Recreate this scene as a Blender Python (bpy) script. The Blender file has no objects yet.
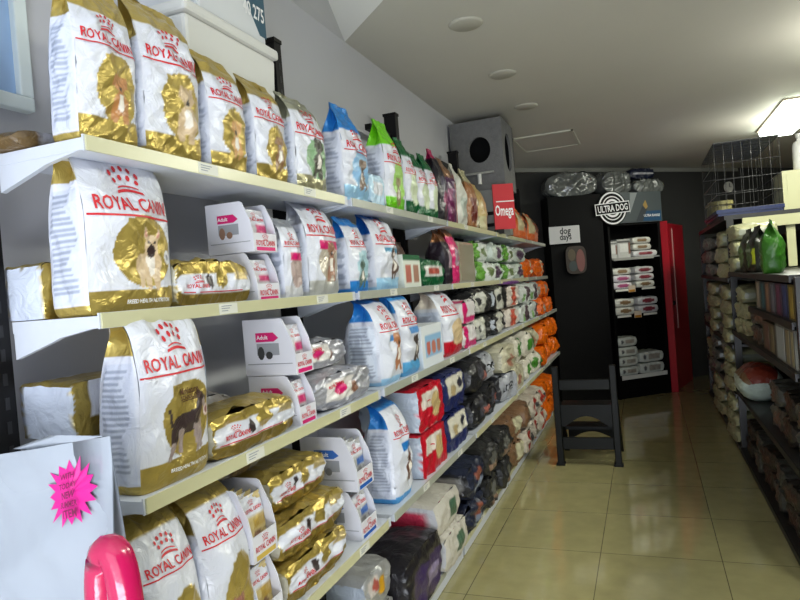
import bpy, math, random
import numpy as np
from mathutils import Vector, Matrix
C = bpy.context.scene
COL = C.collection
PI = math.pi

# ---------------------------------------------------------------- camera
cam_d = bpy.data.cameras.new('camera'); cam = bpy.data.objects.new('camera', cam_d); COL.objects.link(cam)
cam_d.sensor_width = 36.0; cam_d.lens = 639.3 * 36 / 800; cam_d.clip_start = 0.05
_r = Vector((0.93072711, 0.35694962, -0.07958658)); _u = Vector((0.06705918, 0.04735722, 0.99662448)); _f = Vector((-0.35951373, 0.93292243, -0.0201399))
cam.matrix_world = Matrix(((_r.x, _u.x, -_f.x, 0), (_r.y, _u.y, -_f.y, 0), (_r.z, _u.z, -_f.z, 1.5384), (0, 0, 0, 1)))
C.camera = cam
# ---------------------------------------------------------------- light and exposure
w = bpy.data.worlds.new('world'); C.world = w; w.use_nodes = True
w.node_tree.nodes['Background'].inputs[0].default_value = (0.80, 0.88, 1.0, 1); w.node_tree.nodes['Background'].inputs[1].default_value = 0.32
def area(name, loc, rot, sx, sy, power, color):
    l = bpy.data.lights.new(name, 'AREA'); l.shape = 'RECTANGLE'; l.size = sx; l.size_y = sy; l.energy = power; l.color = color
    o = bpy.data.objects.new(name, l); COL.objects.link(o); o.location = loc; o.rotation_euler = rot; return o
area('shopfront_daylight', (0.1, -1.9, 1.55), (PI / 2, 0, 0), 2.6, 2.1, 32, (0.80, 0.88, 1.0))
area('ceiling_fill', (0.4, -1.5, 0.15), (PI * .80, 0, 0), 2.6, 1.2, 138, (0.86, 0.91, 1.0))  # added fill light aimed upward to brighten the ceiling, not a real source
for _y, _e in ((1.7, 16), (4.3, 32), (6.85, 20)):      # light of the far batten and two unseen ones added for brightness
    area('batten_light', (1.33, _y, 2.755), (0, 0, 0), 0.3, 1.3, _e, (1.0, 0.97, 0.84))
    l = bpy.data.lights.new('batten_glow', 'POINT'); l.energy = _e * (.40 if _y == 4.3 else .62); l.shadow_soft_size = .12; l.color = (1.0, .97, .86)  # extra point light under each batten, added to lift the ceiling
    o = bpy.data.objects.new('batten_glow', l); COL.objects.link(o); o.location = (1.33, _y, 2.60)
C.view_settings.view_transform = 'Standard'; C.view_settings.look = 'None'; C.view_settings.gamma = 1.0
C.view_settings.use_curve_mapping = False
C.view_settings.exposure = 0.32

# ---------------------------------------------------------------- helpers
def lin(c):
    c = np.asarray(c, dtype=float); return np.where(c <= 0.04045, c / 12.92, ((c + 0.055) / 1.055) ** 2.4)
def lin4(c): return tuple(float(x) for x in lin(c[:3])) + (1.0,)
MATS = {}
def mat(name, col, rough=0.5, metal=0.0, emit=None, bump=0.0, bscale=40.0, spec=0.5, alpha=1.0, var=0.0, vscale=3.0, trans=0.0, coat=0.0):
    if name in MATS: return MATS[name]
    m = bpy.data.materials.new(name); m.use_nodes = True; nt = m.node_tree; b = nt.nodes['Principled BSDF']
    b.inputs['Base Color'].default_value = lin4(col); b.inputs['Roughness'].default_value = rough; b.inputs['Metallic'].default_value = metal
    b.inputs['Specular IOR Level'].default_value = spec; b.inputs['Alpha'].default_value = alpha
    b.inputs['Transmission Weight'].default_value = trans; b.inputs['Coat Weight'].default_value = coat
    tc = nt.nodes.new('ShaderNodeTexCoord')
    if var:
        n = nt.nodes.new('ShaderNodeTexNoise'); n.inputs['Scale'].default_value = vscale; n.inputs['Detail'].default_value = 4
        nt.links.new(tc.outputs['Object'], n.inputs['Vector'])
        mx = nt.nodes.new('ShaderNodeMix'); mx.data_type = 'RGBA'
        mx.inputs['A'].default_value = lin4(tuple(max(0, x * (1 - var)) for x in col)); mx.inputs['B'].default_value = lin4(tuple(min(1, x * (1 + var)) for x in col))
        nt.links.new(n.outputs['Fac'], mx.inputs['Factor']); nt.links.new(mx.outputs['Result'], b.inputs['Base Color'])
    if bump:
        n = nt.nodes.new('ShaderNodeTexNoise'); n.inputs['Scale'].default_value = bscale; n.inputs['Detail'].default_value = 3
        nt.links.new(tc.outputs['Object'], n.inputs['Vector'])
        bp = nt.nodes.new('ShaderNodeBump'); bp.inputs['Strength'].default_value = bump; bp.inputs['Distance'].default_value = 0.01
        nt.links.new(n.outputs['Fac'], bp.inputs['Height']); nt.links.new(bp.outputs['Normal'], b.inputs['Normal'])
    if emit: b.inputs['Emission Color'].default_value = lin4(emit[0]); b.inputs['Emission Strength'].default_value = emit[1]
    MATS[name] = m; return m
def film_mat(name, rough, crease):
    m = bpy.data.materials.new(name); m.use_nodes = True; nt = m.node_tree; b = nt.nodes['Principled BSDF']; L = nt.links
    at = nt.nodes.new('ShaderNodeAttribute'); at.attribute_name = 'print'
    L.new(at.outputs['Color'], b.inputs['Base Color']); L.new(at.outputs['Alpha'], b.inputs['Metallic'])
    b.inputs['Roughness'].default_value = rough
    tc = nt.nodes.new('ShaderNodeTexCoord')
    n = nt.nodes.new('ShaderNodeTexNoise'); n.inputs['Scale'].default_value = 16; n.inputs['Detail'].default_value = 4; n.inputs['Distortion'].default_value = 1.2
    L.new(tc.outputs['Object'], n.inputs['Vector'])
    v = nt.nodes.new('ShaderNodeTexVoronoi'); v.feature = 'DISTANCE_TO_EDGE'; v.inputs['Scale'].default_value = 13
    L.new(n.outputs['Color'], v.inputs['Vector'])
    vm = nt.nodes.new('ShaderNodeVectorMath'); vm.operation = 'MULTIPLY_ADD'; vm.inputs[1].default_value = (0.12, 0.12, 0.12)
    L.new(n.outputs['Color'], vm.inputs[0]); L.new(tc.outputs['Object'], vm.inputs[2]); L.new(vm.outputs[0], v.inputs['Vector'])
    ad = nt.nodes.new('ShaderNodeMath'); ad.operation = 'MULTIPLY_ADD'; ad.inputs[1].default_value = 0.5
    L.new(v.outputs['Distance'], ad.inputs[0]); L.new(n.outputs['Fac'], ad.inputs[2])
    bp = nt.nodes.new('ShaderNodeBump'); bp.inputs['Strength'].default_value = crease; bp.inputs['Distance'].default_value = 0.02
    L.new(ad.outputs[0], bp.inputs['Height']); L.new(bp.outputs['Normal'], b.inputs['Normal'])
    MATS[name] = m; return m
FILM = film_mat('printed_film', 0.28, 0.40)
CARD = film_mat('printed_card', 0.55, 0.03)
INK = {k: mat('ink_' + k, c, 0.45) for k, c in dict(red=(.80, .10, .16), dark=(.08, .08, .10), white=(.95, .95, .95), grey=(.55, .57, .62), gold=(.80, .68, .32),
       blue=(.10, .36, .72), pink=(.86, .10, .45), brown=(.33, .20, .12), green=(.10, .40, .20), darkpink=(.45, .02, .25)).items()}

def tag(o, label=None, cat=None, group=None, kind=None):
    if label: o['label'] = label
    if cat: o['category'] = cat
    if group: o['group'] = group
    if kind: o['kind'] = kind
    return o
def link(name, me, parent=None, loc=None, rotz=0.0):
    o = bpy.data.objects.new(name, me); COL.objects.link(o)
    if parent: o.parent = parent
    if loc is not None: o.location = loc
    if rotz: o.rotation_euler = (0, 0, rotz)
    return o
def thing(name, label, cat, loc=(0, 0, 0), rotz=0.0, group=None):
    o = link(name, None, None, loc, rotz); o.empty_display_size = 0.1; return tag(o, label, cat, group)
def dup(root, loc, rotz=None, label=None, group=None):
    r = root.copy(); COL.objects.link(r); r.location = loc
    if rotz is not None: r.rotation_euler = (0, 0, rotz)
    if label: r['label'] = label
    if group: r['group'] = group
    for ch in list(root.children):
        c = ch.copy(); COL.objects.link(c); c.parent = r
        for g in ch.children:
            d = g.copy(); COL.objects.link(d); d.parent = c
    return r

class MB:
    def __init__(s): s.v = []; s.f = []; s.m = []
    def poly(s, pts, faces, mi=0):
        n = len(s.v); s.v += [tuple(p) for p in pts]; s.f += [tuple(i + n for i in f) for f in faces]; s.m += [mi] * len(faces); return s
    def box(s, x0, x1, y0, y1, z0, z1, mi=0):
        return s.poly([(x, y, z) for z in (z0, z1) for y in (y0, y1) for x in (x0, x1)],
                      [(0, 2, 3, 1), (4, 5, 7, 6), (0, 1, 5, 4), (2, 6, 7, 3), (0, 4, 6, 2), (1, 3, 7, 5)], mi)
    def prism(s, prof, axis, a0, a1, mi=0):       # prof: 2-D outline in the two other axes
        n = len(prof)
        def P(p, a):
            return {'x': (a, p[0], p[1]), 'y': (p[0], a, p[1]), 'z': (p[0], p[1], a)}[axis]
        pts = [P(p, a0) for p in prof] + [P(p, a1) for p in prof]
        return s.poly(pts, [tuple(range(n))[::-1], tuple(range(n, 2 * n))] + [(i, (i + 1) % n, n + (i + 1) % n, n + i) for i in range(n)], mi)
    def tube(s, path, rad, n=8, mi=0, closed=False):
        path = [Vector(p) for p in path]; k = len(path); rings = []
        for i, p in enumerate(path):
            a = path[(i - 1) % k] if (closed or i) else p; b = path[(i + 1) % k] if (closed or i < k - 1) else p
            t = (b - a).normalized(); up = Vector((0, 0, 1)) if abs(t.z) < .9 else Vector((1, 0, 0))
            x = t.cross(up).normalized(); y = x.cross(t); r = rad if not hasattr(rad, '__len__') else rad[i]
            rings.append([p + (x * math.cos(2 * PI * j / n) + y * math.sin(2 * PI * j / n)) * r for j in range(n)])
        pts = [q for g in rings for q in g]; F = []
        for i in range(k if closed else k - 1):
            for j in range(n):
                F.append((i * n + j, i * n + (j + 1) % n, ((i + 1) % k) * n + (j + 1) % n, ((i + 1) % k) * n + j))
        if not closed: F += [tuple(range(n))[::-1], tuple((k - 1) * n + j for j in range(n))]
        return s.poly(pts, F, mi)
    def lathe(s, prof, cx, cy, n=24, mi=0):
        pts = [(cx + r * math.cos(2 * PI * j / n), cy + r * math.sin(2 * PI * j / n), z) for r, z in prof for j in range(n)]
        F = [(i * n + j, i * n + (j + 1) % n, (i + 1) * n + (j + 1) % n, (i + 1) * n + j) for i in range(len(prof) - 1) for j in range(n)]
        F += [tuple(range(n))[::-1], tuple((len(prof) - 1) * n + j for j in range(n))]
        return s.poly(pts, F, mi)
    def build(s, name, mats, parent=None, loc=None, rotz=0.0, smooth=False, bevel=0.0):
        me = bpy.data.meshes.new(name); me.from_pydata(s.v, [], s.f)
        if not isinstance(mats, (list, tuple)): mats = [mats]
        for m in mats: me.materials.append(m)
        me.polygons.foreach_set('material_index', s.m)
        if smooth: me.polygons.foreach_set('use_smooth', [True] * len(me.polygons))
        me.update()
        o = link(name, me, parent, loc, rotz)
        if bevel:
            b = o.modifiers.new('bevel', 'BEVEL'); b.width = bevel; b.segments = 2; b.limit_method = 'ANGLE'; b.angle_limit = 0.6
        return o
def struct(name, mb, m): return tag(mb.build(name, m), kind='structure')

TXT = {}
def text2d(s, bold=0.02):
    if s in TXT: return TXT[s]
    cu = bpy.data.curves.new('t', 'FONT'); cu.body = s; cu.align_x = 'LEFT'; cu.resolution_u = 2; cu.offset = bold; cu.size = 1
    o = bpy.data.objects.new('t', cu); COL.objects.link(o); dg = bpy.context.evaluated_depsgraph_get()
    me = bpy.data.meshes.new_from_object(o.evaluated_get(dg))
    P = np.array([v.co[:2] for v in me.vertices]); F = [tuple(p.vertices) for p in me.polygons]
    bpy.data.objects.remove(o); bpy.data.curves.remove(cu); bpy.data.meshes.remove(me)
    P = P - (P.min(0) + P.max(0)) / 2; P = P / (P[:, 0].max() - P[:, 0].min())
    TXT[s] = (P, F); return TXT[s]
def ngon2d(cx, cy, r, n=8, ry=None):
    return [(cx + r * math.cos(2 * PI * i / n), cy + (ry or r) * math.sin(2 * PI * i / n)) for i in range(n)]
# marks: list of (pts Nx2 in metres, faces, ink)
def m_text(s, cx, cy, width, ink='red', squash=1.0, arc=0.0, rot=0.0):
    P, F = text2d(s); Q = P * width; Q = Q * [1, squash]
    Q = Q + np.c_[np.zeros(len(Q)), -arc * (2 * Q[:, 0] / width) ** 2]
    c, sn = math.cos(rot), math.sin(rot)
    Q = Q @ np.array([[c, sn], [-sn, c]])
    return (Q + [cx, cy], F, ink)
def m_poly(pts, ink): return (np.array(pts, dtype=float), [tuple(range(len(pts)))], ink)
def m_strip(x0, x1, y, th, ink, arc=0.0, n=12):
    P = []; F = []
    for i in range(n + 1):
        k = i / n; x = x0 + (x1 - x0) * k; yy = y - arc * (2 * k - 1) ** 2; P += [(x, yy), (x, yy + th)]
        if i: F.append((2 * i - 2, 2 * i, 2 * i + 1, 2 * i - 1))
    return (np.array(P), F, ink)
def m_crown(cx, cy, s, ink='red'):
    out = [m_strip(cx - s * .5, cx + s * .5, cy - s * .42, s * .10, ink, s * .10), m_strip(cx - s * .42, cx + s * .42, cy - s * .24, s * .05, ink, s * .09)]
    for k in range(4):
        a = PI * (.34 + .32 * k / 3); out.append(m_poly(ngon2d(cx + s * .95 * math.cos(a), cy - s * .90 + s * .95 * math.sin(a), s * .085, 6), ink))
    for k in range(5):
        a = PI * (.33 + .34 * k / 4); out.append(m_poly(ngon2d(cx + s * 1.12 * math.cos(a), cy - s * .84 + s * 1.12 * math.sin(a), s * .085, 6), ink))
    return out

# ---------------------------------------------------------------- bags
def smooth01(x): x = np.clip(x, 0, 1); return x * x * (3 - 2 * x)
class Bag:
    """stand: w along Y, d along X, h along Z; front is +X.  lie: w (length) along Y, t runs along Y."""
    def __init__(s, kind, w, d, h, bend=0.0, tf=.7, lean=0.0, seed=0, p0=0.0, p1=0.0, crink=1.0, neck=1.0, sq=.22, skew=0.0, tilt=0.0):
        s.sq, s.skew, s.tilt = sq, skew, tilt; s.kind, s.w, s.d, s.h, s.bend, s.tf, s.lean, s.p0, s.p1, s.crink, s.neck = kind, w, d, h, bend, tf, lean, p0, p1, crink, neck
        R = np.random.RandomState(seed + 7); s.K = R.normal(0, 1, (14, 3)) * [2.2, 2.6, 4.5]; s.ph = R.uniform(0, 6.28, 14); s.am = R.uniform(.4, 1, 14) / 6
        T = np.linspace(0, 1, 201); th = lean + bend * smooth01((T - tf) / (1.001 - tf)) ** .8
        s.th = th; s.xc = np.r_[0, np.cumsum(-np.sin(th[:-1]))] * h / 200; s.zc = np.r_[0, np.cumsum(np.cos(th[:-1]))] * h / 200; s.T = T
    def noise(s, fx, fy, t):
        n = np.zeros_like(t)
        for k in range(14): n = n + s.am[k] * (1 - 1.6 * np.abs(np.sin(s.K[k, 0] * fx + s.K[k, 1] * fy + s.K[k, 2] * t * 2.2 + s.ph[k])))
        return n * s.crink
    def surf(s, face, a, t, off=0.0):
        a = np.asarray(a, float); t = np.asarray(t, float)
        fx = {0: np.ones_like(a), 1: -a, 2: -np.ones_like(a), 3: a}[face]
        fy = {0: a, 1: np.ones_like(a), 2: -a, 3: -np.ones_like(a)}[face]
        if s.kind == 'stand':
            sp = np.clip((t - .48) / .46, 0, 1); prof = 1 - sp ** 1.7 * .965
            ins = 1 - .10 * np.exp(-t / .025)
            W = s.w / 2 * ins * (1 - (1 - s.neck) * sp); D = s.d / 2 * prof * ins
            x = fx * D * (1 - .16 * np.abs(fy) ** 8); y = fy * W * (1 - .04 * np.abs(fx) ** 6)
            bul = np.sin(PI * np.clip(t * 1.15, 0, 1)) ** .7
            if face in (0, 2): x = x + np.sign(fx) * s.d * .13 * (1 - fy ** 2) * bul
            else:
                y = y + np.sign(fy) * (s.w * .04 * (1 - fx ** 2) * bul - s.w * .26 * smooth01((t - .55) / .35) * (1 - np.abs(fx)))
            n = s.noise(fx, fy, t) * .018 * min(1, s.w / .2) * smooth01(t / .06)
            if face in (0, 2): x = x + np.sign(fx) * (n * (.35 + .65 * (1 - fy ** 4)) + off)
            else: y = y + np.sign(fy) * (n * .7 * (1 - fx ** 4) + off)
            th = np.interp(t, s.T, s.th); xc = np.interp(t, s.T, s.xc); zc = np.interp(t, s.T, s.zc)
            zz = zc + x * np.sin(th)
            return np.stack([xc + x * np.cos(th), y + s.skew * zz, zz + s.tilt * fy * s.w / 2 * t], -1)
        if s.kind == 'box':
            return np.stack([fx * (s.d / 2 + (off if face in (0, 2) else 0)), fy * (s.w / 2 + (off if face in (1, 3) else 0)), t * s.h], -1)
        # lie: ring is (x, z), t along Y
        fz = fy
        e = np.abs(2 * t - 1); pe = np.where(t < .5, s.p0, s.p1)
        pf = pe + (1 - pe) * np.sqrt(np.clip(1 - e ** 3.2, 0.0004, 1)); pf = np.maximum(pf, .06) * (1 - .10 * (e > .5) * np.clip((e - .93) / .07, 0, 1) * pe)
        x = fx * np.sqrt(1 - s.sq * fz ** 2) * s.d / 2 * (pf ** .25); z = fz * np.sqrt(1 - s.sq * fx ** 2) * s.h / 2 * pf
        n = s.noise(fx, fz, t) * .014 * min(1, s.h / .1) * np.clip(pf, .3, 1)
        if face in (0, 2): x = x + np.sign(fx) * (n + off)
        elif face == 1: z = z + n + off
        else: z = z - off
        # face 1 is the top, face 3 the underside; the underside sits flat
        zz = z + s.h / 2 * (1 - .10)
        zz = np.maximum(zz, 0.0) if face != 3 else np.clip(zz, 0, None)
        return np.stack([x, (t - .5) * s.w, zz], -1)
    def fw(s, face):     # metric width of a face and its length in t
        if s.kind in ('stand', 'box'): return (s.w if face in (0, 2) else s.d, s.h)
        return (s.h if face in (0, 2) else s.d, s.w)

def paint(style, face, a, t, bag):
    fn = 'frbl'[face]; n = len(a); c = np.zeros((n, 4)); b = style['base']; c[:, :3] = lin(b[:3]); c[:, 3] = b[3] if len(b) > 3 else 0
    W, H = bag.fw(face); X = a * W / 2; Y = t * H
    for r in style.get('rules', []):
        k = r[0]
        if k == 'R':
            _, fs, a0, a1, t0, t1, col, met = r
            if fn not in fs: continue
            m = (a >= a0) & (a <= a1) & (t >= t0) & (t <= t1); c[m, :3] = lin(col); c[m, 3] = met
        elif k == 'E':
            _, fs, ca, ct, ra, rt, col, met = r
            if fn not in fs: continue
            m = ((a - ca) / ra) ** 2 + ((t - ct) / rt) ** 2 < 1; c[m, :3] = lin(col); c[m, 3] = met
        elif k == 'L':      # lines of small print
            _, fs, a0, a1, t0, t1, nl, col = r
            if fn not in fs: continue
            row = np.floor(t * nl); fr = t * nl - row; ln = a0 + (a1 - a0) * (.65 + .35 * np.abs(np.sin(row * 12.9)))
            m = (a >= a0) & (a <= ln) & (t >= t0) & (t <= t1) & (fr < .5); c[m, :3] = lin(col); c[m, 3] = 0
        elif k == 'D':      # diagonal band edge: t < t0 + k*a
            _, fs, t0, kk, col, met = r
            if fn not in fs: continue
            m = t < t0 + kk * a; c[m, :3] = lin(col); c[m, 3] = met
        elif k == 'C' and fn in r[1]:      # capsules in metres, drawing an animal
            for (x0, y0, x1, y1, r0, r1, col) in r[2]:
                dx, dy = x1 - x0, y1 - y0; q = np.clip(((X - x0) * dx + (Y - y0) * dy) / (dx * dx + dy * dy + 1e-9), 0, 1)
                dd = np.hypot(X - x0 - q * dx, Y - y0 - q * dy); m = dd < r0 + (r1 - r0) * q
                c[m, :3] = lin(col); c[m, 3] = 0
    return c

BAGC = {}
def bag_meshes(key, bag, style, res=.012, split=None, name='bag', film=None):
    """returns [(partname, mesh)]"""
    if key in BAGC: return BAGC[key]
    nF = max(4, int(bag.fw(0)[0] / res)); nS = max(3, int(bag.fw(1)[0] / (res * 1.5))); nt_ = max(6, int(bag.fw(0)[1] / res))
    ts = np.linspace(0, 1, nt_ + 1)
    cols = []
    for face, n in ((0, nF), (1, nS), (2, max(4, nF // 2)), (3, nS)):
        for i in range(n): cols.append((face, -1 + 2 * i / n))
    # duplicate seam columns so that each face keeps its own colour up to its edge
    faces_cols = []
    V = []; CO = []; F = []
    def grid(face, n, t0=0.0, t1=1.0):
        a = np.linspace(-1, 1, n + 1); tt = ts[(ts >= t0 - 1e-6) & (ts <= t1 + 1e-6)]
        A, T = np.meshgrid(a, tt); A = A.ravel(); T = T.ravel(); P = bag.surf(face, A, T); c = paint(style, face, A, T, bag)
        return P, c, n + 1, len(tt)
    out = []
    cuts = [(0.0, 1.0, name)] if not split else [(0.0, ts[np.argmin(abs(ts - split[0]))], name), (ts[np.argmin(abs(ts - split[0]))], 1.0, split[1])]
    for (t0, t1, pn) in cuts:
        V = []; CO = []; F = []; M = []
        for face, n in ((0, nF), (1, nS), (2, max(4, nF // 2)), (3, nS)):
            P, c, w_, h_ = grid(face, n, t0, t1); b0 = len(V); V += P.tolist(); CO += c.tolist()
            for j in range(h_ - 1):
                for i in range(w_ - 1):
                    q = b0 + j * w_ + i; F.append((q, q + 1, q + w_ + 1, q + w_)); M.append(0)
        # end caps
        for tv, eid in ((0.0, 0), (1.0, 1)):
            if not (t0 - 1e-6 <= tv <= t1 + 1e-6): continue
            ring = []
            for face, n in ((0, 10), (1, 10), (2, 10), (3, 10)):
                a = np.linspace(-1, 1, n + 1)[:-1]; ring += bag.surf(face, a, np.full(n, tv)).tolist()
            ring = np.array(ring); cen = ring.mean(0); b0 = len(V); nr = len(ring)
            ec = style.get('end%d' % eid, style.get('end', style['base'])); ecol = list(lin(ec[:3])) + [ec[3] if len(ec) > 3 else 0]
            e2 = style.get('endprint'); ndir = (-1 if eid == 0 else 1)
            for k, sc in enumerate((1, .8, .55, .3)):
                rr = cen + (ring - cen) * sc
                if bag.kind == 'lie' and (bag.p0 if eid == 0 else bag.p1) > .3: rr[:, 1] += ndir * .012 * (1 - sc)
                V += rr.tolist(); CO += [(list(lin(e2)) + [0]) if (e2 and k in (2, 3)) else ecol] * nr
            for k in range(3):
                for i in range(nr):
                    F.append((b0 + k * nr + i, b0 + k * nr + (i + 1) % nr, b0 + (k + 1) * nr + (i + 1) % nr, b0 + (k + 1) * nr + i)); M.append(0)
            F.append(tuple(b0 + 3 * nr + i for i in range(nr))); M.append(0)
        inks = []
        for (fs, marks) in style.get('marks', []):
            face = 'frbl'.index(fs)
            W, H = bag.fw(face)
            for (Q, FF, ink) in marks:
                if bag.kind == 'lie':
                    if face == 1: a = -Q[:, 1] / (W / 2); t = Q[:, 0] / H + .5
                    else: a = Q[:, 1] / (W / 2); t = Q[:, 0] / H + .5
                else: a = Q[:, 0] / (W / 2); t = Q[:, 1] / H
                tm = t.mean()
                if not (t0 <= tm < t1): continue
                if ink not in inks: inks.append(ink)
                P = bag.surf(face, np.clip(a, -1, 1), np.clip(t, 0, 1), .0022); b0 = len(V); V += P.tolist()
                CO += [[0, 0, 0, 0]] * len(P); F += [tuple(i + b0 for i in f) for f in FF]; M += [1 + inks.index(ink)] * len(FF)
        me = bpy.data.meshes.new(pn); me.from_pydata(V, [], F); me.materials.append(film or FILM)
        for k in inks: me.materials.append(INK[k])
        me.polygons.foreach_set('material_index', M); me.polygons.foreach_set('use_smooth', [bag.kind != 'box'] * len(F))
        at = me.color_attributes.new('print', 'FLOAT_COLOR', 'POINT'); at.data.foreach_set('color', np.array(CO).ravel())
        me.update()
        import bmesh
        bm = bmesh.new(); bm.from_mesh(me)
        if bag.kind != 'box': bmesh.ops.remove_doubles(bm, verts=[v for v in bm.verts if v.link_faces and v.link_faces[0].material_index == 0], dist=1e-5)
        bmesh.ops.recalc_face_normals(bm, faces=[f for f in bm.faces if f.material_index == 0]); bm.to_mesh(me); bm.free()
        out.append((pn, me))
    BAGC[key] = out; return out
def place_bag(name, meshes, loc, rotz, label, cat, group=None):
    o = link(name, meshes[0][1], None, loc, rotz); tag(o, label, cat, group)
    for pn, me in meshes[1:]: link(pn, me, o)
    return o

# ---------------------------------------------------------------- styles
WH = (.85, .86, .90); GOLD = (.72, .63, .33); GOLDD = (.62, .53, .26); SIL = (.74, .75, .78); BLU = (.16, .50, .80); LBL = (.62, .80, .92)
GRN = (.45, .80, .12); DGR = (.05, .36, .20); PNK = (.82, .10, .42); RED = (.74, .08, .16); NAVY = (.14, .17, .36); ORG = (.92, .42, .08)
def rc(w, h, top=GOLD, band=GOLD, blob=GOLD, label=None, topm=.55, bandm=.55, animal=None, blobm=.45, ty=.74, bandh=.15, sidec=(.80, .82, .88), logo=True, body=WH, ink='red', topt=.86, lines=34):
    R = [('R', 'fb', -1, 1, 0, bandh, band, bandm), ('D', 'f', bandh * .9, bandh * .25, band, bandm),
         ('R', 'lr', -1, 1, 0, .05, band, bandm), ('R', 'lr', -.86, .86, .06, .66, sidec, 0),
         ('L', 'lr', -.7, .7, .10, .64, lines, (.62, .65, .72)), ('R', 'lr', -1, 1, .70, 1, top, topm),
         ('R', 'fb', -1, 1, topt, 1, top, topm)]
    if blob is not None: R += [('E', 'f', .18, .33, .72, .20, blob, blobm), ('R', 'f', -.30, .18, .32, .50, blob, blobm)]
    if label is not None: R += [('R', 'f', -.5, .95, .46, .54, label, 0)]
    if animal: R += [('C', 'f', animal)]
    mk = []
    if logo:
        mk = m_crown(0, h * ty + w * .235, w * .27, ink) + [m_text('ROYAL CANIN', 0, h * ty, w * .86, ink, 1.3), m_strip(-w * .49, w * .49, h * ty - w * .115, w * .018, ink, 0.0)]
    return dict(base=body, rules=R, marks=[('f', mk)] if mk else [], end=band)
def blocks(base, rules=(), marks=(), **k): return dict(base=base, rules=list(rules), marks=list(marks), **k)

# ---------------------------------------------------------------- room shell
def tile_floor():
    m = bpy.data.materials.new('glossy_tile'); m.use_nodes = True; nt = m.node_tree; b = nt.nodes['Principled BSDF']; L = nt.links
    tc = nt.nodes.new('ShaderNodeTexCoord'); mp = nt.nodes.new('ShaderNodeMapping'); L.new(tc.outputs['Object'], mp.inputs['Vector'])
    mp.inputs['Location'].default_value = (0.9282, 0.006, 0)
    br = nt.nodes.new('ShaderNodeTexBrick'); br.offset = 0; br.inputs['Scale'].default_value = 1; br.inputs['Brick Width'].default_value = .6; br.inputs['Row Height'].default_value = .6
    br.inputs['Mortar Size'].default_value = .0022; br.inputs['Mortar Smooth'].default_value = .1
    br.inputs['Color1'].default_value = lin4((.70, .67, .48)); br.inputs['Color2'].default_value = lin4((.68, .65, .465)); br.inputs['Mortar'].default_value = lin4((.40, .37, .27))
    L.new(mp.outputs[0], br.inputs['Vector'])
    n = nt.nodes.new('ShaderNodeTexNoise'); n.inputs['Scale'].default_value = 9; n.inputs['Detail'].default_value = 6; L.new(tc.outputs['Object'], n.inputs['Vector'])
    mx = nt.nodes.new('ShaderNodeMix'); mx.data_type = 'RGBA'; mx.blend_type = 'MULTIPLY'; mx.inputs['Factor'].default_value = .35
    L.new(br.outputs['Color'], mx.inputs['A']); L.new(n.outputs['Fac'], mx.inputs['B']); L.new(mx.outputs['Result'], b.inputs['Base Color'])
    b.inputs['Roughness'].default_value = .08; b.inputs['Specular IOR Level'].default_value = .6; b.inputs['Coat Weight'].default_value = .3; b.inputs['Coat Roughness'].default_value = .05
    return m
WX = -1.38; CZ = 2.84
struct('floor', MB().box(WX, 2.2, -2.2, 11.6, -.05, 0), tile_floor())
M_ceil = mat('ceiling_paint', (.80, .79, .75), .75, var=.03, vscale=1.2)
M_wall = mat('wall_paint_grey', (.76, .76, .78), .8, var=.02, vscale=2)
M_dark = mat('charcoal_wall', (.20, .20, .195), .85, var=.08)
# ceiling: flat part with an angled near edge; a raised folded part towards the shopfront
struct('ceiling', MB().prism([(WX, 3.08), (-1.0, 2.72), (-0.3, 1.95), (2.2, 1.95), (2.2, 11.6), (WX, 11.6)], 'z', CZ, CZ + .06), M_ceil)
mb = MB()
P0 = (WX, 3.08, CZ); P1 = (-1.0, 2.72, CZ); P1b = (-.3, 1.95, CZ); P2 = (2.2, 1.95, CZ)
Q0 = (-1.25, 2.55, CZ + .10); Q1 = (-.9, -2.2, CZ + .22); Q2 = (2.2, -2.2, CZ + .30); Q3 = (WX, -2.2, CZ + .02); Q4 = (2.2, 1.9, CZ + .30)
mb.poly([P0, P1, Q0], [(0, 1, 2)]); mb.poly([P1, P1b, Q1, Q0], [(0, 1, 2, 3)]); mb.poly([P1b, P2, Q2, Q1], [(0, 1, 2, 3)])
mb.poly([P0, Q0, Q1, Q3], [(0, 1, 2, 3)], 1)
mb.poly([(x, y, z + .08) for x, y, z in (Q3, Q2, P2, P0)], [(0, 1, 2, 3)])
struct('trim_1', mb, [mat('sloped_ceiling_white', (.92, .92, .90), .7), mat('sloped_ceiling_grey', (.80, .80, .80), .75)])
struct('wall_left', MB().box(WX - .1, WX, -2.2, 7.75, 0, CZ + .4), M_wall)
struct('wall_right', MB().box(2.2, 2.3, -2.2, 11.6, 0, CZ + .4), M_dark)
o = MB().box(0, 5.3, 0, .14, 0, CZ - .001).build('wall_back', M_dark, None, (WX - .1, 7.6, 0), math.atan2(3.55, 3.78)); tag(o, kind='structure')
struct('wall_front', MB().box(WX, 2.2, -2.4, -2.3, 0, .45).box(WX, 2.2, -2.4, -2.3, 2.65, 3.3), M_wall)
struct('trim_2', MB().prism([(WX, 7.62), (2.2, 11.08), (2.2, 11.12), (WX, 7.68)], 'z', CZ - .05, CZ), mat('cornice_grey', (.55, .55, .52), .7))
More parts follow.
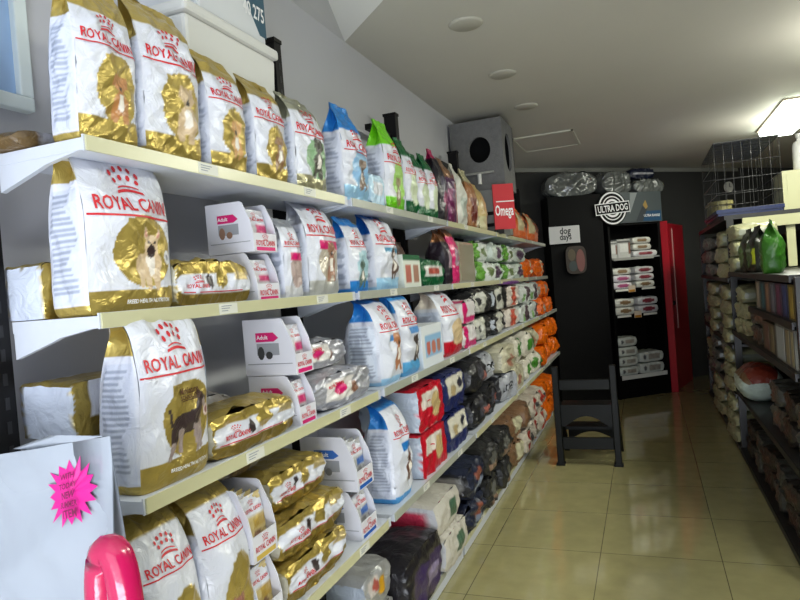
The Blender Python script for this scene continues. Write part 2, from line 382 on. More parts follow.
# recessed ceiling lamps, access panel
M_white = mat('white_enamel', (.84, .85, .87), .4)
M_trimw = mat('lamp_trim', (.72, .71, .66), .5)
M_lens = mat('unlit_lamp_lens', (.60, .58, .53), .35)
for y, nm in ((3.2, 'nearest the camera'), (4.1, 'in the middle of the row'), (4.97, 'farthest back, before the access panel')):
    t = thing('recessed_ceiling_lamp', 'small round unlit recessed ceiling lamp with pale rim, ' + nm, 'ceiling lamp', (-.76, y, CZ), 0, 'recessed lamps in the ceiling')
    MB().lathe([(.075, -.012), (.088, -.004), (.088, -.001), (.07, -.001)], 0, 0, 28).build('trim_ring', M_trimw, t, smooth=True)
    MB().lathe([(.066, -.006), (.068, -.001)], 0, 0, 24).build('lens', M_lens, t)
t = thing('ceiling_access_panel', 'rectangular access hatch outlined in white in the ceiling near the back corner', 'access panel', (0, 0, CZ))
px0, px1, py0, py1 = -1.08, -.52, 6.02, 6.75
fr = MB()
for (a, b_, c, d) in ((px0, px1, py0, py0 + .025), (px0, px1, py1 - .025, py1), (px0, px0 + .02, py0, py1), (px1 - .02, px1, py0, py1)): fr.box(a, b_, c, d, -.014, -.001)
fr.build('frame', mat('panel_trim_white', (.80, .80, .74), .6), t)
MB().box(px0 + .02, px1 - .02, py0 + .025, py1 - .025, -.008, -.001).build('hatch', M_ceil, t)
# fluorescent fitting
t = thing('fluorescent_light', 'lit white fluorescent batten on the ceiling above the right rack', 'ceiling light', (1.30, 6.85, CZ - .002))
MB().box(-.14, .22, -.70, .70, -.012, 0).build('housing', mat('batten_housing', (.70, .64, .55), .5), t)
MB().prism([(-.12, -.012), (-.10, -.075), (.18, -.075), (.20, -.012)], 'y', -.68, .68).build('diffuser', mat('lit_diffuser', (1, 1, 1), .4, emit=((.95, 1.0, .93), 9.0)), t)
for yb, nm in ((4.3, 'beyond the right photo edge'), (1.7, 'nearest the shopfront')): dup(t, (1.33, yb, CZ - .002), None, 'added unseen fluorescent batten brightening the aisle, the one ' + nm)  # two more battens out of view, put in for extra light

# framed pane on the left wall
t = thing('framed_poster', 'pale blue glazed poster in a white frame on the grey wall above top shelf', 'picture frame', (WX, .755, 2.03))
mb = MB().box(0, .03, -.40, .40, 0, .035).box(0, .03, -.40, .40, .72, .755).box(0, .03, -.40, -.365, .035, .72).box(0, .03, .365, .40, .035, .72)
mb.build('frame', mat('frame_white', (.86, .90, .90), .4), t, bevel=.004)
MB().box(0, .012, -.365, .365, .035, .72).build('pane', mat('poster_pale_blue', (.62, .74, .90), .15, var=.06, vscale=4), t)

# ---------------------------------------------------------------- shelving
M_shelf = mat('shelf_white', (.80, .82, .86), .38)
M_rail = mat('price_rail_beige', (.78, .77, .62), .28, spec=.6)
M_rail2 = mat('price_rail_grey', (.66, .67, .62), .3)
M_post = mat('post_black', (.05, .045, .05), .5, spec=.25)
M_tag = mat('price_ticket', (.86, .86, .82), .5)
LV = {1: (-1.0, 1.885), 2: (-1.0, 1.535), 3: (-.93, 1.17), 4: (-.93, .70), 5: (-1.05, .085)}
LN = {1: 'top', 2: 'second', 3: 'third', 4: 'fourth', 5: 'bottom'}
BN = ['nearest bay', 'second bay', 'third bay', 'fourth bay', 'farthest bay']
bays = [(.955, 2.14), (2.175, 3.39), (3.425, 4.64), (4.675, 5.89), (5.925, 7.14)]
DZ = {(4, 1): 0, (3, 1): -.012}
for lv in (1, 2, 3, 4, 5):
    X, Z = LV[lv]
    for bi, (y0, y1) in enumerate(bays):
        t = thing('shelf_board', 'white metal shelf board with price rail, %s level of the %s' % (LN[lv], BN[bi]), 'shelf', (0, y0, Z), 0, 'shelf boards of the long left rack')
        L = y1 - y0
        MB().box(-1.238, X - .004, 0, L, -.030 if lv < 5 else -.02, -.006).box(X - .004, X, 0, L, -.032 if lv < 5 else -.08, 0).build('board', M_shelf, t)
        MB().box(X, X + .004, .004, L - (.03 if bi == 0 else .0) , -.031, -.001).build('price_rail', M_rail if bi in (0, 2, 3) else M_rail2, t)
        if lv < 5:
            for yy in (.002, L - .014):
                MB().prism([(-1.238, -.030), (X - .02, -.030), (X - .11, -.045), (X - .13, -.052), (-1.238, -.085)], 'y', yy, yy + .012).build('bracket', M_shelf, t)
        else: MB().box(X - .02, X - .006, 0, L, -.084, -.021).build('kick_strip', M_shelf, t)
        random.seed(lv * 10 + bi)
        for k in range(2 if bi < 2 else 1):
            yy = L * (.28 + .45 * k) + random.uniform(-.05, .05)
            q = MB().box(X + .004, X + .0055, yy, yy + .075, -.029, -.003)
            for j in range(3): q.box(X + .0055, X + .006, yy + .008, yy + .05 - .008 * j, -.010 - .006 * j, -.008 - .006 * j, 1)
            q.build('price_ticket', [M_tag, INK['grey']], t)
for i, y in enumerate([.94, 2.158, 3.408, 4.658, 5.908, 7.158]):
    nm = ['nearest, at the open end of the rack', 'second from the camera', 'third from the camera', 'fourth from the camera', 'fifth from the camera', 'farthest, at the back end of the rack'][i]
    t = thing('rack_post', 'black slotted upright rack post, ' + nm, 'post', (-1.285, y, 0), 0, 'upright posts of the left rack')
    mb = MB().box(-.025, .043, -.036, .011, 0, 2.50)
    for k in range(46): mb.box(.0432, .0442, -.014, -.004, .15 + k * .05, .175 + k * .05, 1)
    mb.build('upright', [M_post, mat('slot_dark', (.10, .10, .11), .5)], t)
    MB().box(-.03, .047, -.040, .014, 2.50, 2.515).build('top_cap', M_post, t)
for i, (y0, y1) in enumerate(bays[1:]):
    tag(MB().box(-1.31, -1.275, y1 - .30, y1 + .003, 2.40 - .03, 2.40).build('rack_crossbar', M_post), 'short black arm on the rack post at the far end of the %s' % BN[i + 1], 'bracket arm', 'arms of the left rack posts')

def LX(lv): return LV[lv][0] - .012
def LZ(lv): return LV[lv][1] - .0055
SEED = [0]
def stand(lv, y0, y1, d, h, style, label, name='kibble_bag', bend=.9, tf=.74, lean=0, xo=0.0, rot=0.0, res=.008, split=.86, part='folded_top', cat='pet food bag', group=None, z=None, neck=1.0, seed=None, crink=1.0, skew=0.05):
    SEED[0] += 1; s = SEED[0] if seed is None else seed
    if y0 < 3.0: y0 += .02; y1 += .02
    b = Bag('stand', y1 - y0, d, h, bend, tf, lean, s, neck=neck, crink=crink, skew=skew)
    ms = bag_meshes('s%d' % SEED[0], b, style, res, (split, part) if split else None, name)
    return place_bag(name, ms, (LX(lv) - d * .56 - xo, (y0 + y1) / 2, LZ(lv) if z is None else z), rot, label, cat, group)
def lie(lv, y0, y1, d, h, style, label, z=0.0, name='kibble_bag', p0=.75, p1=.1, xo=0.0, rot=0.0, res=.012, cat='pet food bag', group=None, seed=None, crink=1.3, sq=.20):
    SEED[0] += 1; s = SEED[0] if seed is None else seed
    if xo < 0: z += .006
    if y0 > 3.4:
        q = random.Random(s); rot += q.uniform(-.09, .09); xo += q.uniform(-.018, .022); crink = 2.4; p0 = q.uniform(.35, .75); p1 = q.uniform(.3, .7); sq = q.uniform(.12, .34); h *= q.uniform(.93, 1.0)
    b = Bag('lie', y1 - y0, d, h, seed=s, p0=p0, p1=p1, crink=crink, sq=sq)
    ms = bag_meshes('l%d' % SEED[0], b, style, res, None, name)
    return place_bag(name, ms, (LX(lv) - d / 2 - .005 - xo, (y0 + y1) / 2, LZ(lv) + z), rot, label, cat, group)

# ---------------------------------------------------------------- animals printed on the packs (face metres)
def schnauzer(s=1.0, ox=0.0, oy=0.0):
    D = (.24, .19, .19); G = (.62, .56, .55); K = (.15, .12, .12)
    c = [(-.058, .125, -.064, .160, .004, .003, D), (-.030, .118, .030, .126, .026, .024, D), (-.040, .112, -.048, .072, .017, .009, D), (-.048, .075, -.060, .052, .010, .008, G),
         (-.020, .10, -.016, .062, .012, .008, G), (.030, .112, .036, .055, .012, .008, G), (.046, .115, .054, .058, .010, .008, G), (.034, .130, .050, .165, .018, .013, D),
         (.050, .172, .064, .166, .013, .009, D), (.062, .160, .070, .150, .008, .006, G), (.044, .184, .050, .176, .007, .006, K)]
    return [(x0 * s + ox, y0 * s + oy, x1 * s + ox, y1 * s + oy, r0 * s, r1 * s, col) for x0, y0, x1, y1, r0, r1, col in c]
def frenchie(s=1.0, ox=0.0, oy=0.0):
    F = (.84, .74, .60); W_ = (.93, .90, .86); K = (.22, .17, .17); P = (.85, .62, .56)
    c = [(-.025, .085, -.030, .050, .016, .009, F), (-.002, .095, -.004, .045, .020, .009, F), (.024, .095, .026, .045, .016, .009, F), (-.020, .095, .020, .098, .026, .026, F),
         (.008, .105, .010, .080, .016, .010, W_), (.010, .140, .010, .136, .024, .024, F), (-.010, .160, -.014, .176, .008, .004, F), (.030, .160, .034, .176, .008, .004, F),
         (-.010, .161, -.013, .171, .004, .002, P), (.030, .161, .033, .171, .004, .002, P), (.010, .128, .010, .124, .014, .013, K), (.000, .146, .000, .146, .004, .004, K), (.021, .146, .021, .146, .004, .004, K)]
    return [(x0 * s + ox, y0 * s + oy, x1 * s + ox, y1 * s + oy, r0 * s, r1 * s, col) for x0, y0, x1, y1, r0, r1, col in c]
def smalldog(col=(.70, .55, .38), s=1.0, ox=0.0, oy=0.0, col2=(.93, .90, .86)):
    c = [(-.01, .07, -.016, .03, .016, .009, col), (.012, .07, .014, .03, .016, .009, col), (0, .075, 0, .060, .022, .020, col), (0, .08, 0, .06, .011, .009, col2), (0, .115, 0, .112, .020, .019, col),
         (-.017, .128, -.020, .112, .008, .006, col), (.017, .128, .020, .112, .008, .006, col), (0, .104, 0, .102, .006, .006, (.15, .12, .12))]
    return [(x0 * s + ox, y0 * s + oy, x1 * s + ox, y1 * s + oy, r0 * s, r1 * s, c_) for x0, y0, x1, y1, r0, r1, c_ in c]
def band_text(st, txt, w, h, ink='white', y=.07, k=.55):
    st['marks'][0][1].append(m_text(txt, w * .12, h * y, w * k, ink, 1.1)); return st

# ================================================================ TOP SHELF
w, h = .165, .37
stand(1, .945, 1.110, .085, h, rc(w, h, animal=smalldog((.72, .50, .30), .9, .02, .03), ty=.60, topt=.76), 'white and gold standing kibble bag at the left end of top shelf, spaniel on front', bend=.35, tf=.72, res=.004, z=LZ(1))
w, h = .200, .40
stand(1, 1.13, 1.33, .10, h, rc(w, h, animal=smalldog((.80, .70, .56), 1.2, .03, .02), ty=.62, topt=.78), 'tall white and gold kibble bag on top shelf with bulldog picture, second from left', bend=.45, tf=.70, res=.005)
w, h = .165, .335
stand(1, 1.36, 1.525, .085, h, rc(w, h, animal=smalldog((.80, .62, .40), .9, .02, .02), ty=.62, topt=.78), 'gold topped white kibble bag on top shelf just below the white tub corner', bend=.5, tf=.70, res=.006)
w, h = .175, .33
stand(1, 1.57, 1.745, .09, h, rc(w, h, animal=smalldog((.55, .42, .30), .9, .02, .02), ty=.62, topt=.78), 'white and gold kibble bag with brown dog, right of the tub corner on top shelf', bend=.5, tf=.70, res=.006)
w, h = .215, .34
stand(1, 1.80, 2.015, .10, h, rc(w, h, top=(.66, .66, .58), band=(.74, .72, .58), blob=(.52, .66, .50), topm=.6, bandm=.6, blobm=0, animal=smalldog((.30, .30, .26), 1.2, .02, .02), ty=.62, topt=.78),
      'white kibble bag with silver top and green picture panel on top shelf', bend=.55, tf=.70, res=.006)
w, h = .22, .39
stand(1, 2.155, 2.385, .12, h, rc(w, h, top=BLU, band=LBL, blob=(.55, .72, .86), topm=.15, bandm=.2, blobm=0, animal=smalldog((.50, .42, .36), 1.1, .02, .02), ty=.56, topt=.72),
      'white kibble bag with tall bright blue top peak, first in second bay of top shelf', bend=.15, tf=.75, res=.007, split=.72, neck=.72)
lie(1, 2.415, 2.575, .10, .15, blocks((.74, .86, .94), [('R', 'f', -.2, .6, .2, .8, WH, 0)]), 'small pale blue pack on top shelf between blue topped bag and green bag', p0=.7, p1=.7, name='food_pouch')
w, h = .235, .42
stand(1, 2.57, 2.80, .12, h, rc(w, h, top=GRN, band=GRN, blob=(.64, .84, .40), topm=.1, bandm=.1, blobm=0, ty=.56, topt=.70, bandh=.14, animal=smalldog((.60, .55, .40), 1.1)),
      'white kibble bag with lime green top peak and lime bottom band', bend=.2, tf=.75, res=.008, split=.70, neck=.65)
for i, (a, b_, hh) in enumerate(((2.82, 2.98, .38), (2.995, 3.16, .34), (3.18, 3.33, .36))):
    stand(1, a, b_, .11, hh, rc(b_ - a, hh, top=DGR, band=DGR, blob=(.80, .85, .72), topm=.1, bandm=.1, blobm=0, ty=.56, topt=.74, bandh=.16),
          ['dark green topped white kibble bag right beside the lime green one on top shelf', 'middle one of the three dark green topped white kibble bags on top shelf', 'last dark green topped white kibble bag, left of the black and pink bag'][i],
          bend=.2, tf=.75, res=.01, split=.74, neck=.75, group='dark green topped bags')
stand(1, 3.36, 3.52, .12, .42, blocks((.13, .12, .15), [('R', 'f', -.6, .8, .3, .6, (.30, .28, .34), 0), ('E', 'f', .1, .3, .5, .14, (.55, .20, .38), .2), ('R', 'frbl', -1, 1, .88, 1, (.66, .12, .34), .1)]),
      'tall black kibble bag with pink top on top shelf', bend=.2, res=.01, split=.88, neck=.5)
stand(1, 3.54, 3.70, .12, .40, blocks((.30, .18, .30), [('R', 'f', -1, .2, .0, .5, (.42, .12, .32), .2), ('R', 'frbl', -1, 1, .68, 1, (.62, .48, .38), .6), ('E', 'f', .1, .45, .4, .15, (.55, .45, .55), .3)]),
      'purple kibble bag with bronze top on top shelf', bend=.25, res=.01, split=.70, neck=.6)
stand(1, 3.74, 3.94, .12, .40, blocks((.80, .80, .76), [('R', 'f', -.6, .7, .15, .45, (.66, .70, .66), 0), ('R', 'l', -1, 1, .0, .8, (.80, .58, .55), 0)], end=(.7, .7, .7)),
      'plain white pointed kibble bag on top shelf right of the purple bag', bend=.1, res=.012, split=.9, neck=.35)
stand(1, 3.99, 4.25, .13, .40, blocks((.60, .40, .24), [('R', 'f', -.7, .2, .1, .5, (.40, .14, .10), 0), ('R', 'f', .3, 1, 0, .6, (.76, .72, .62), 0), ('R', 'frbl', -1, 1, .78, 1, (.72, .70, .56), .2)]),
      'tan and dark red kibble bag with cream top on top shelf', bend=.1, res=.012, split=.8, neck=.6)
stand(1, 4.28, 4.50, .12, .34, blocks((.72, .62, .40), [('R', 'f', -1, 1, 0, .3, (.80, .78, .62), 0)]), 'ochre and cream kibble bag on top shelf left of red sign', bend=.2, res=.015, split=None, neck=.7)
bx = MB().box(-.07, .07, -.10, .10, 0, .16).box(-.055, .055, -.085, .085, .16, .20)
tag(bx.build('food_tub', mat('tub_grey', (.34, .34, .36), .5), None, (-1.16, 4.62, LZ(1)), bevel=.006), 'dark grey lidded food tub on top shelf in front of the red sign', 'tub')
# red sign
t = thing('shelf_sign', 'red square sign lettered in white standing on top shelf near its far end', 'sign', (-.955, 4.80, LZ(1) + .0), math.radians(-62))
sg_ = MB().box(-.006, .006, -.080, .080, .03, .37).build('sign_panel', mat('sign_red', (.78, .10, .16), .45), t)
MB().box(-.03, .03, -.08, -.02, 0, .03).build('foot', M_post, t)
def flat_marks(marks, parent, name, plane='x', off=0.0, mats=None, th=.0008):
    mb = MB(); inks = []
    for (Q, FF, ink) in marks:
        if ink not in inks: inks.append(ink)
        if plane == 'x': P = [(off, q[0], q[1]) for q in Q]
        elif plane == 'y': P = [(q[0], off, q[1]) for q in Q]
        else: P = [(q[0], q[1], off) for q in Q]
        mb.poly(P, FF, inks.index(ink))
    return mb.build(name, [INK[k] for k in inks], parent)
flat_marks([m_text('Omega', .0, .16, .14, 'white', 2.3), m_strip(-.06, .08, .235, .008, 'white')], sg_, 'lettering', 'x', .0075)
for i, (a, b_) in enumerate(((5.75, 6.20), (6.30, 6.85))):
    stand(1, a, b_, .14, .30, blocks((.84, .40, .16), [('R', 'f', -1, -.2, .3, 1, (.76, .70, .54), 0), ('E', 'f', .3, .5, .5, .16, (.40, .20, .10), 0), ('R', 'f', 0, 1, .7, .8, (.30, .24, .16), 0)]),
          ['orange bag with cream strip on top shelf right behind the red sign', 'orange and cream bag, last one at the far end of top shelf'][i], bend=.2, res=.015, split=.85, neck=.6)
lie(1, .93, 1.10, .09, .045, blocks((.42, .34, .22), [('R', 'ft', -1, 1, .3, .7, (.70, .70, .74), .3)]), 'small flat gold and grey pack lying at the back left end of top shelf', xo=.13, p0=.1, p1=.1, name='treat_pouch')

# white tub with a pack on the lid
t = thing('storage_tub', 'large white plastic storage tub with lid at the back of top shelf', 'tub', (-1.245, 1.63, LZ(1)), 0)
mb = MB(); n = 4
def frust(mb, x0, x1, y0, y1, z0, z1, e):
    P = [(x0 + e, y0 + e, z0), (x1 - e, y0 + e, z0), (x1 - e, y1 - e, z0), (x0 + e, y1 - e, z0), (x0, y0, z1), (x1, y0, z1), (x1, y1, z1), (x0, y1, z1)]
    mb.poly(P, [(3, 2, 1, 0), (4, 5, 6, 7), (0, 1, 5, 4), (1, 2, 6, 5), (2, 3, 7, 6), (3, 0, 4, 7)]); return mb
M_tub = mat('tub_white', (.86, .86, .84), .35)
frust(mb, -.125, .115, -.165, .30, .0, .465, .02).build('body', M_tub, t, bevel=.012)
MB().box(-.132, .125, -.175, .31, .465, .50).build('lid', M_tub, t, bevel=.010)
t = thing('white_pack', 'white carton with teal lettered panel resting on the white tub lid', 'box', (-1.245, 1.66, LZ(1) + .50), 0)
MB().box(-.115, .105, -.12, .24, 0, .25).build('carton', mat('pack_white', (.84, .85, .86), .5), t, bevel=.012)
MB().prism([(.04, .25), (.2395, .25), (.2395, .03), (.20, .03)], 'x', .1052, .1062).build('label_panel', mat('label_teal', (.16, .32, .40), .4), t)
flat_marks([m_text('40 275', .17, .10, .12, 'white', 1.5)], t, 'lettering', 'x', .1075)

# ================================================================ SECOND SHELF
w, h = .250, .392
st = rc(w, h, animal=frenchie(.95, .035, .010), ty=.585, topt=.88, bandh=.12); st['rules'] += [('E', 'f', .80, .30, .11, .04, (.90, .90, .92), 0), ('E', 'f', .80, .30, .05, .018, (.60, .60, .64), 0)]
stand(2, .935, 1.185, .115, h, band_text(st, 'BREED HEALTH NUTRITION', w, h, 'white', .055), 'large white and gold kibble bag with french bulldog picture on second shelf', bend=1.25, tf=.72, res=.0032, split=.88, lean=.03, skew=.06)
lie(2, .96, 1.19, .11, .125, rc(.1, .2, logo=False, blob=None) | dict(base=(.86, .87, .90), end=(.78, .81, .87), marks=[('f', [m_text('ROYAL CANIN', .02, .02, .10)])],
    rules=[('R', 'frbl', -1, 1, 0, .2, GOLD, .7), ('R', 'f', -.7, .9, .25, .9, WH, 0), ('R', 'f', -1, -.5, .2, 1, GOLDD, .6)]),
    'white kibble bag lying on its back behind french bulldog bag, left end of second shelf', xo=.128, p0=.98, p1=.4, res=.006, sq=.05, crink=.6)
def lying_gold(L, d, h, seedn=0, dog=True):
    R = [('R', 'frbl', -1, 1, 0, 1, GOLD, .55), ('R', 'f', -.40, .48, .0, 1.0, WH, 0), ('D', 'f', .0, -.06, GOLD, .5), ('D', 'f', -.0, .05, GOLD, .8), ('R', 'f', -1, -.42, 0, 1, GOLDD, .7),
         ('E', 'f', .2, .55, .42, .08, GOLD, .6), ('E', 'f', .1, .38, .35, .035, (.22, .18, .18), 0), ('R', 't', -1, 1, .0, .08, WH, 0), ('R', 'r', -.2, .9, .1, .7, (.72, .64, .42), .6), ('R', 'f', .2, .6, .72, .92, (.80, .72, .52), .5)]
    mk = m_crown(-L * .27, h * .12, h * .22) + [m_text('ROYAL CANIN', -L * .27, -h * .05, L * .24, 'red', 1.4), m_strip(-L * .45, L * .30, -h * .20, h * .02, 'red')]
    return dict(base=GOLD + (.5,), rules=R, marks=[('f', mk)], end=(.80, .78, .70, .4))
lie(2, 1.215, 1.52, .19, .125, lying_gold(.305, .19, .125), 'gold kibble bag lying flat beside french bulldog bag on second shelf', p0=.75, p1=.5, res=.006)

def carton(lv, y0, d, L, h, z, label, group, lab=PNK, topw=(.92, .92, .94), nm='display_carton', pcol=(.80, .78, .80), xo=0.0, band=(.60, .61, .63), rot=0.0, words='CANIN', dogc=(.55, .42, .34)):
    """open shelf-ready carton: side panels with a cut front corner, low lip, pouches inside"""
    X = LX(lv) - .004 - xo
    t = thing(nm, label, 'display box', (X - d / 2, y0 + L / 2, LZ(lv) + z), rot)
    th = .003; q = d / 2
    prof = [(-q, 0), (q, 0), (q, .36 * h), (q - .05 * d, .62 * h), (q - .20 * d, .97 * h), (q - .25 * d, h), (-q, h)]
    M1 = mat('carton_white', (.86, .86, .89), .55); M2 = mat('carton_' + '%02d%02d%02d' % tuple(int(99 * k) for k in lab), lab, .5); M3 = mat('carton_grey_band', band, .5)
    for s in (1, -1):
        sp_ = MB().prism(prof, 'y', s * L / 2 - (th if s > 0 else 0), s * L / 2 + (0 if s > 0 else th)).build('side_panel', M1, t)
    MB().box(-q, -q + th, -L / 2 + th, L / 2 - th, 0, h).build('back_panel', M1, t)
    MB().box(-q + th, q - th, -L / 2 + th, L / 2 - th, 0, th).build('base_panel', M1, t)
    fl_ = MB().box(q - th, q, -L / 2 + th, L / 2 - th, 0, .36 * h).build('front_lip', M1, t)
    yy = -L / 2 - .0008
    pr = MB().prism([(-q + .25 * d, .60 * h), (q - .40 * d, .60 * h), (q - .30 * d, .66 * h), (q - .40 * d, .76 * h), (-q + .25 * d, .76 * h)], 'y', yy - .0004, yy, 0)
    pr.box(-q + .26 * d, q - .30 * d, yy - .0004, yy, .36 * h, .57 * h, 1)
    pr.prism(ngon2d(-q + .34 * d, .24 * h + .16 * h, .07 * h, 10, .12 * h), 'y', yy - .0010, yy - .0005, 2)
    pr.prism(ngon2d(-q + .50 * d, .24 * h + .12 * h, .07 * h, 10, .07 * h), 'y', yy - .0010, yy - .0005, 2)
    pr.box(-q + .01, q - .01, yy - .0004, yy, .20 * h, .215 * h, 1)
    pr.build('side_print', [M2, M3, mat('print_dog_%d' % int(dogc[0] * 99), dogc, .5)], sp_)
    mk = [m_text('Adult', -.02, .68 * h, d * .22, 'white', 1.0)]
    flat_marks(mk, sp_, 'side_lettering', 'y', yy - .0012)
    mk = m_crown(0, .29 * h, L * .2) + [m_text('ROYAL CANIN', 0, .17 * h, L * .8, 'red', 1.5), m_poly([(-L * .4, .02 * h), (L * .4, .02 * h), (L * .4, .09 * h), (-L * .4, .09 * h)], 'pink' if lab == PNK else ('blue' if lab[2] > .5 else 'gold'))]
    flat_marks(mk, fl_, 'lip_print', 'x', q + .001)
    # the pouches standing inside
    pw, ph = (L - .012), h * .84
    b = Bag('stand', pw, .020, ph, 0.0, .8, 0.06, 3)
    stl = blocks(pcol, [('R', 'f', -1, 1, .66, 1, WH, 0), ('R', 'f', -.2, 1, .44, .62, lab, 0), ('E', 'f', .1, .24, .5, .16, dogc, 0)], [('f', [m_text('ROYAL CANIN', 0, ph * .76, pw * .8)] + m_crown(0, ph * .88, pw * .18))])
    ms = bag_meshes('pouch_%s_%.3f_%.3f' % (lab, pw, ph), b, stl, .008, None, 'food_pouch')
    for k in range(4):
        place_bag('food_pouch', ms, (X - .032 - k * .026, y0 + L / 2, LZ(lv) + z + th + .0005), 0, ('frontmost', 'second', 'third', 'rearmost')[k] + ' small printed pouch inside the ' + group, 'food pouch', 'pouches in the ' + group)
    return t
carton(2, 1.535, .150, .115, .140, .0, 'white pouch carton with pink label, lower one of two on second shelf', 'lower pink labelled carton on second shelf')
carton(2, 1.535, .155, .120, .145, .142, 'white pouch carton with pink label and dogs, stacked on another on second shelf', 'upper pink labelled carton on second shelf')
w, h = .105, .26
stand(2, 1.665, 1.775, .06, h, rc(w, h, top=SIL, band=(.85, .85, .86), blob=(.70, .62, .60), label=PNK, topm=.6, bandm=.2, blobm=0, ty=.66), 'narrow white bag with pink label right of the cartons on second shelf', bend=.7, res=.006)
w, h = .225, .345
stand(2, 1.825, 2.045, .11, h, rc(w, h, top=SIL, band=(.80, .80, .78), blob=(.76, .72, .66), label=PNK, topm=.75, bandm=.4, blobm=.2, ty=.66, animal=smalldog((.62, .46, .38), 1.2, .03, .02)),
      'white bag with crinkled silver top and pink label on second shelf', bend=.7, tf=.68, res=.005)
w, h = .16, .30
stand(2, 2.135, 2.305, .10, h, rc(w, h, top=BLU, band=BLU, blob=(.66, .80, .84), topm=.1, bandm=.1, blobm=0, ty=.64, topt=.84, animal=smalldog((.36, .44, .40), .9)), 'white bag with blue top and blue base on second shelf, left one of two', bend=.6, res=.007)
w, h = .25, .34
stand(2, 2.395, 2.655, .13, h, rc(w, h, top=(.12, .40, .72), band=LBL, blob=None, topm=.1, bandm=.1, label=(.30, .55, .68), ty=.65, topt=.88, animal=smalldog((.40, .32, .28), 1.2, .03, .02)), 'white bag with dark blue folded top on second shelf, right one of two', bend=.7, res=.007)
def filmbox(lv, y0, y1, d, h, style, label, z=0.0, name='food_carton', xo=0.0, res=.01, group=None, rot=0, cat='box'):
    SEED[0] += 1
    b = Bag('box', y1 - y0, d, h); ms = bag_meshes('b%d' % SEED[0], b, dict(end=style['base']) | style, res, None, name, CARD)
    return place_bag(name, ms, (LX(lv) - d / 2 - xo, (y0 + y1) / 2, LZ(lv) + z), rot, label, cat, group)
filmbox(2, 2.70, 2.93, .12, .155, blocks((.86, .88, .84), [('R', 'f', -1, 1, .86, 1, DGR, 0), ('R', 'f', -.8, -.1, .2, .7, (.72, .40, .34), 0), ('R', 'f', .1, .8, .2, .7, (.66, .48, .40), 0)]), 'small white and green printed carton on second shelf')
lie(2, 2.97, 3.37, .16, .15, blocks(DGR, [('R', 'f', -.3, .6, .15, .85, (.86, .86, .84), 0), ('R', 'f', -.1, .4, .25, .7, (.72, .35, .30), 0)]), 'dark green pack with white panel lying on second shelf', p0=.5, p1=.5)
stand(2, 3.0, 3.25, .09, .25, blocks((.34, .26, .22), [('R', 'f', -1, 1, .6, .9, (.42, .34, .30), 0)]), 'brown paper bag standing behind the dark green pack', xo=.165, bend=0, split=None, res=.015)
for i, (a, b_, col, l) in enumerate(((3.40, 3.50, (.16, .12, .16), 'narrow black bag beside the pink bag on second shelf'), (3.51, 3.66, (.80, .16, .42), 'bright pink bag with bronze top on second shelf'))):
    stand(2, a, b_, .12, .32 + i * .03, blocks(col, [('R', 'frbl', -1, 1, .78, 1, (.60, .42, .28), .7), ('R', 'f', -.5, .5, .3, .6, (.66, .55, .60), .1)]), l, bend=.5, split=.8, res=.01)
b = MB(); b.box(-.07, .07, -.19, .19, 0, .26); tag(b.build('clear_tub', mat('cloudy_plastic', (.62, .60, .52), .25, coat=.5, bump=.1, bscale=12), None, (-1.10, 3.90, LZ(2)), bevel=.02), 'cloudy beige plastic tub of food on second shelf', 'tub')
G1 = blocks((.86, .88, .86), [('R', 'frbl', -1, 1, 0, .35, (.40, .62, .24), 0), ('E', 'f', 0, .7, .6, .18, (.45, .52, .34), 0)])
G2 = blocks((.80, .84, .80), [('E', 'f', 0, .5, .8, .25, (.36, .28, .36), 0), ('R', 'frbl', -1, 1, .85, 1, (.40, .66, .26), 0)])
yy = [(4.14, 4.52), (4.54, 4.95), (4.97, 5.42), (5.45, 5.88)]
for lvl in (0, 1):
    for k, (a, b_) in enumerate(yy):
        lie(2, a, b_, .17, .145, G1 if k % 2 == 0 else G2, '%s white and green bag on second shelf, %s column' % (('lower', 'upper')[lvl], ('nearest', 'second', 'third', 'farthest')[k]), z=lvl * .142, p0=.6, p1=.6, group='white and green bags on the second shelf')
for k, (a, b_) in enumerate(((5.95, 6.40), (6.45, 6.95))):
    lie(2, a, b_, .18, .20, blocks(ORG, [('R', 'f', -1, 1, .7, .85, (.85, .80, .70), 0)]), ['orange bag on second shelf after the green and white bags', 'orange bag at the very end of second shelf'][k], p0=.5, p1=.5)

# ================================================================ THIRD SHELF
w, h = .222, .396
st = rc(w, h, animal=schnauzer(.92, .014, .008), ty=.64, topt=.88, bandh=.13, blobm=.5)
st['rules'] = st['rules'][:-1] + [('E', 'f', .30, .36, .60, .17, GOLD, .5), ('R', 'f', -.35, .3, .36, .52, GOLD, .5), st['rules'][-1], ('E', 'f', .80, .34, .12, .035, (.88, .80, .78), 0), ('E', 'f', .80, .34, .06, .018, (.60, .40, .38), 0)]
st['marks'][0][1].append(m_text('Miniature', .02, h * .475, w * .30, 'brown', 1.1)); st['marks'][0][1].append(m_text('SCHNAUZER', .025, h * .44, w * .34, 'brown', 1.0)); st['marks'][0][1].append(m_strip(-.01, .06, h * .42, .002, 'brown'))
stand(3, .955, 1.175, .125, h, band_text(st, 'BREED HEALTH NUTRITION', w, h, 'white', .075), 'large white and gold kibble bag with schnauzer picture at the end of third shelf', bend=1.25, tf=.74, res=.003, split=.88, crink=.7, skew=.10)
ls = dict(base=(.86, .87, .90), end=(.78, .81, .87), marks=[('f', [m_text('ROYAL CANIN', .03, .02, .12), m_strip(-.04, .1, .0, .002, 'red')])],
          rules=[('R', 'frbl', -1, 1, 0, .14, GOLD, .75), ('R', 'f', .0, .9, .16, .9, WH, 0), ('R', 'f', -1, -.2, .14, 1, GOLDD, .6), ('R', 'r', -1, 1, .14, 1, GOLDD, .5)])
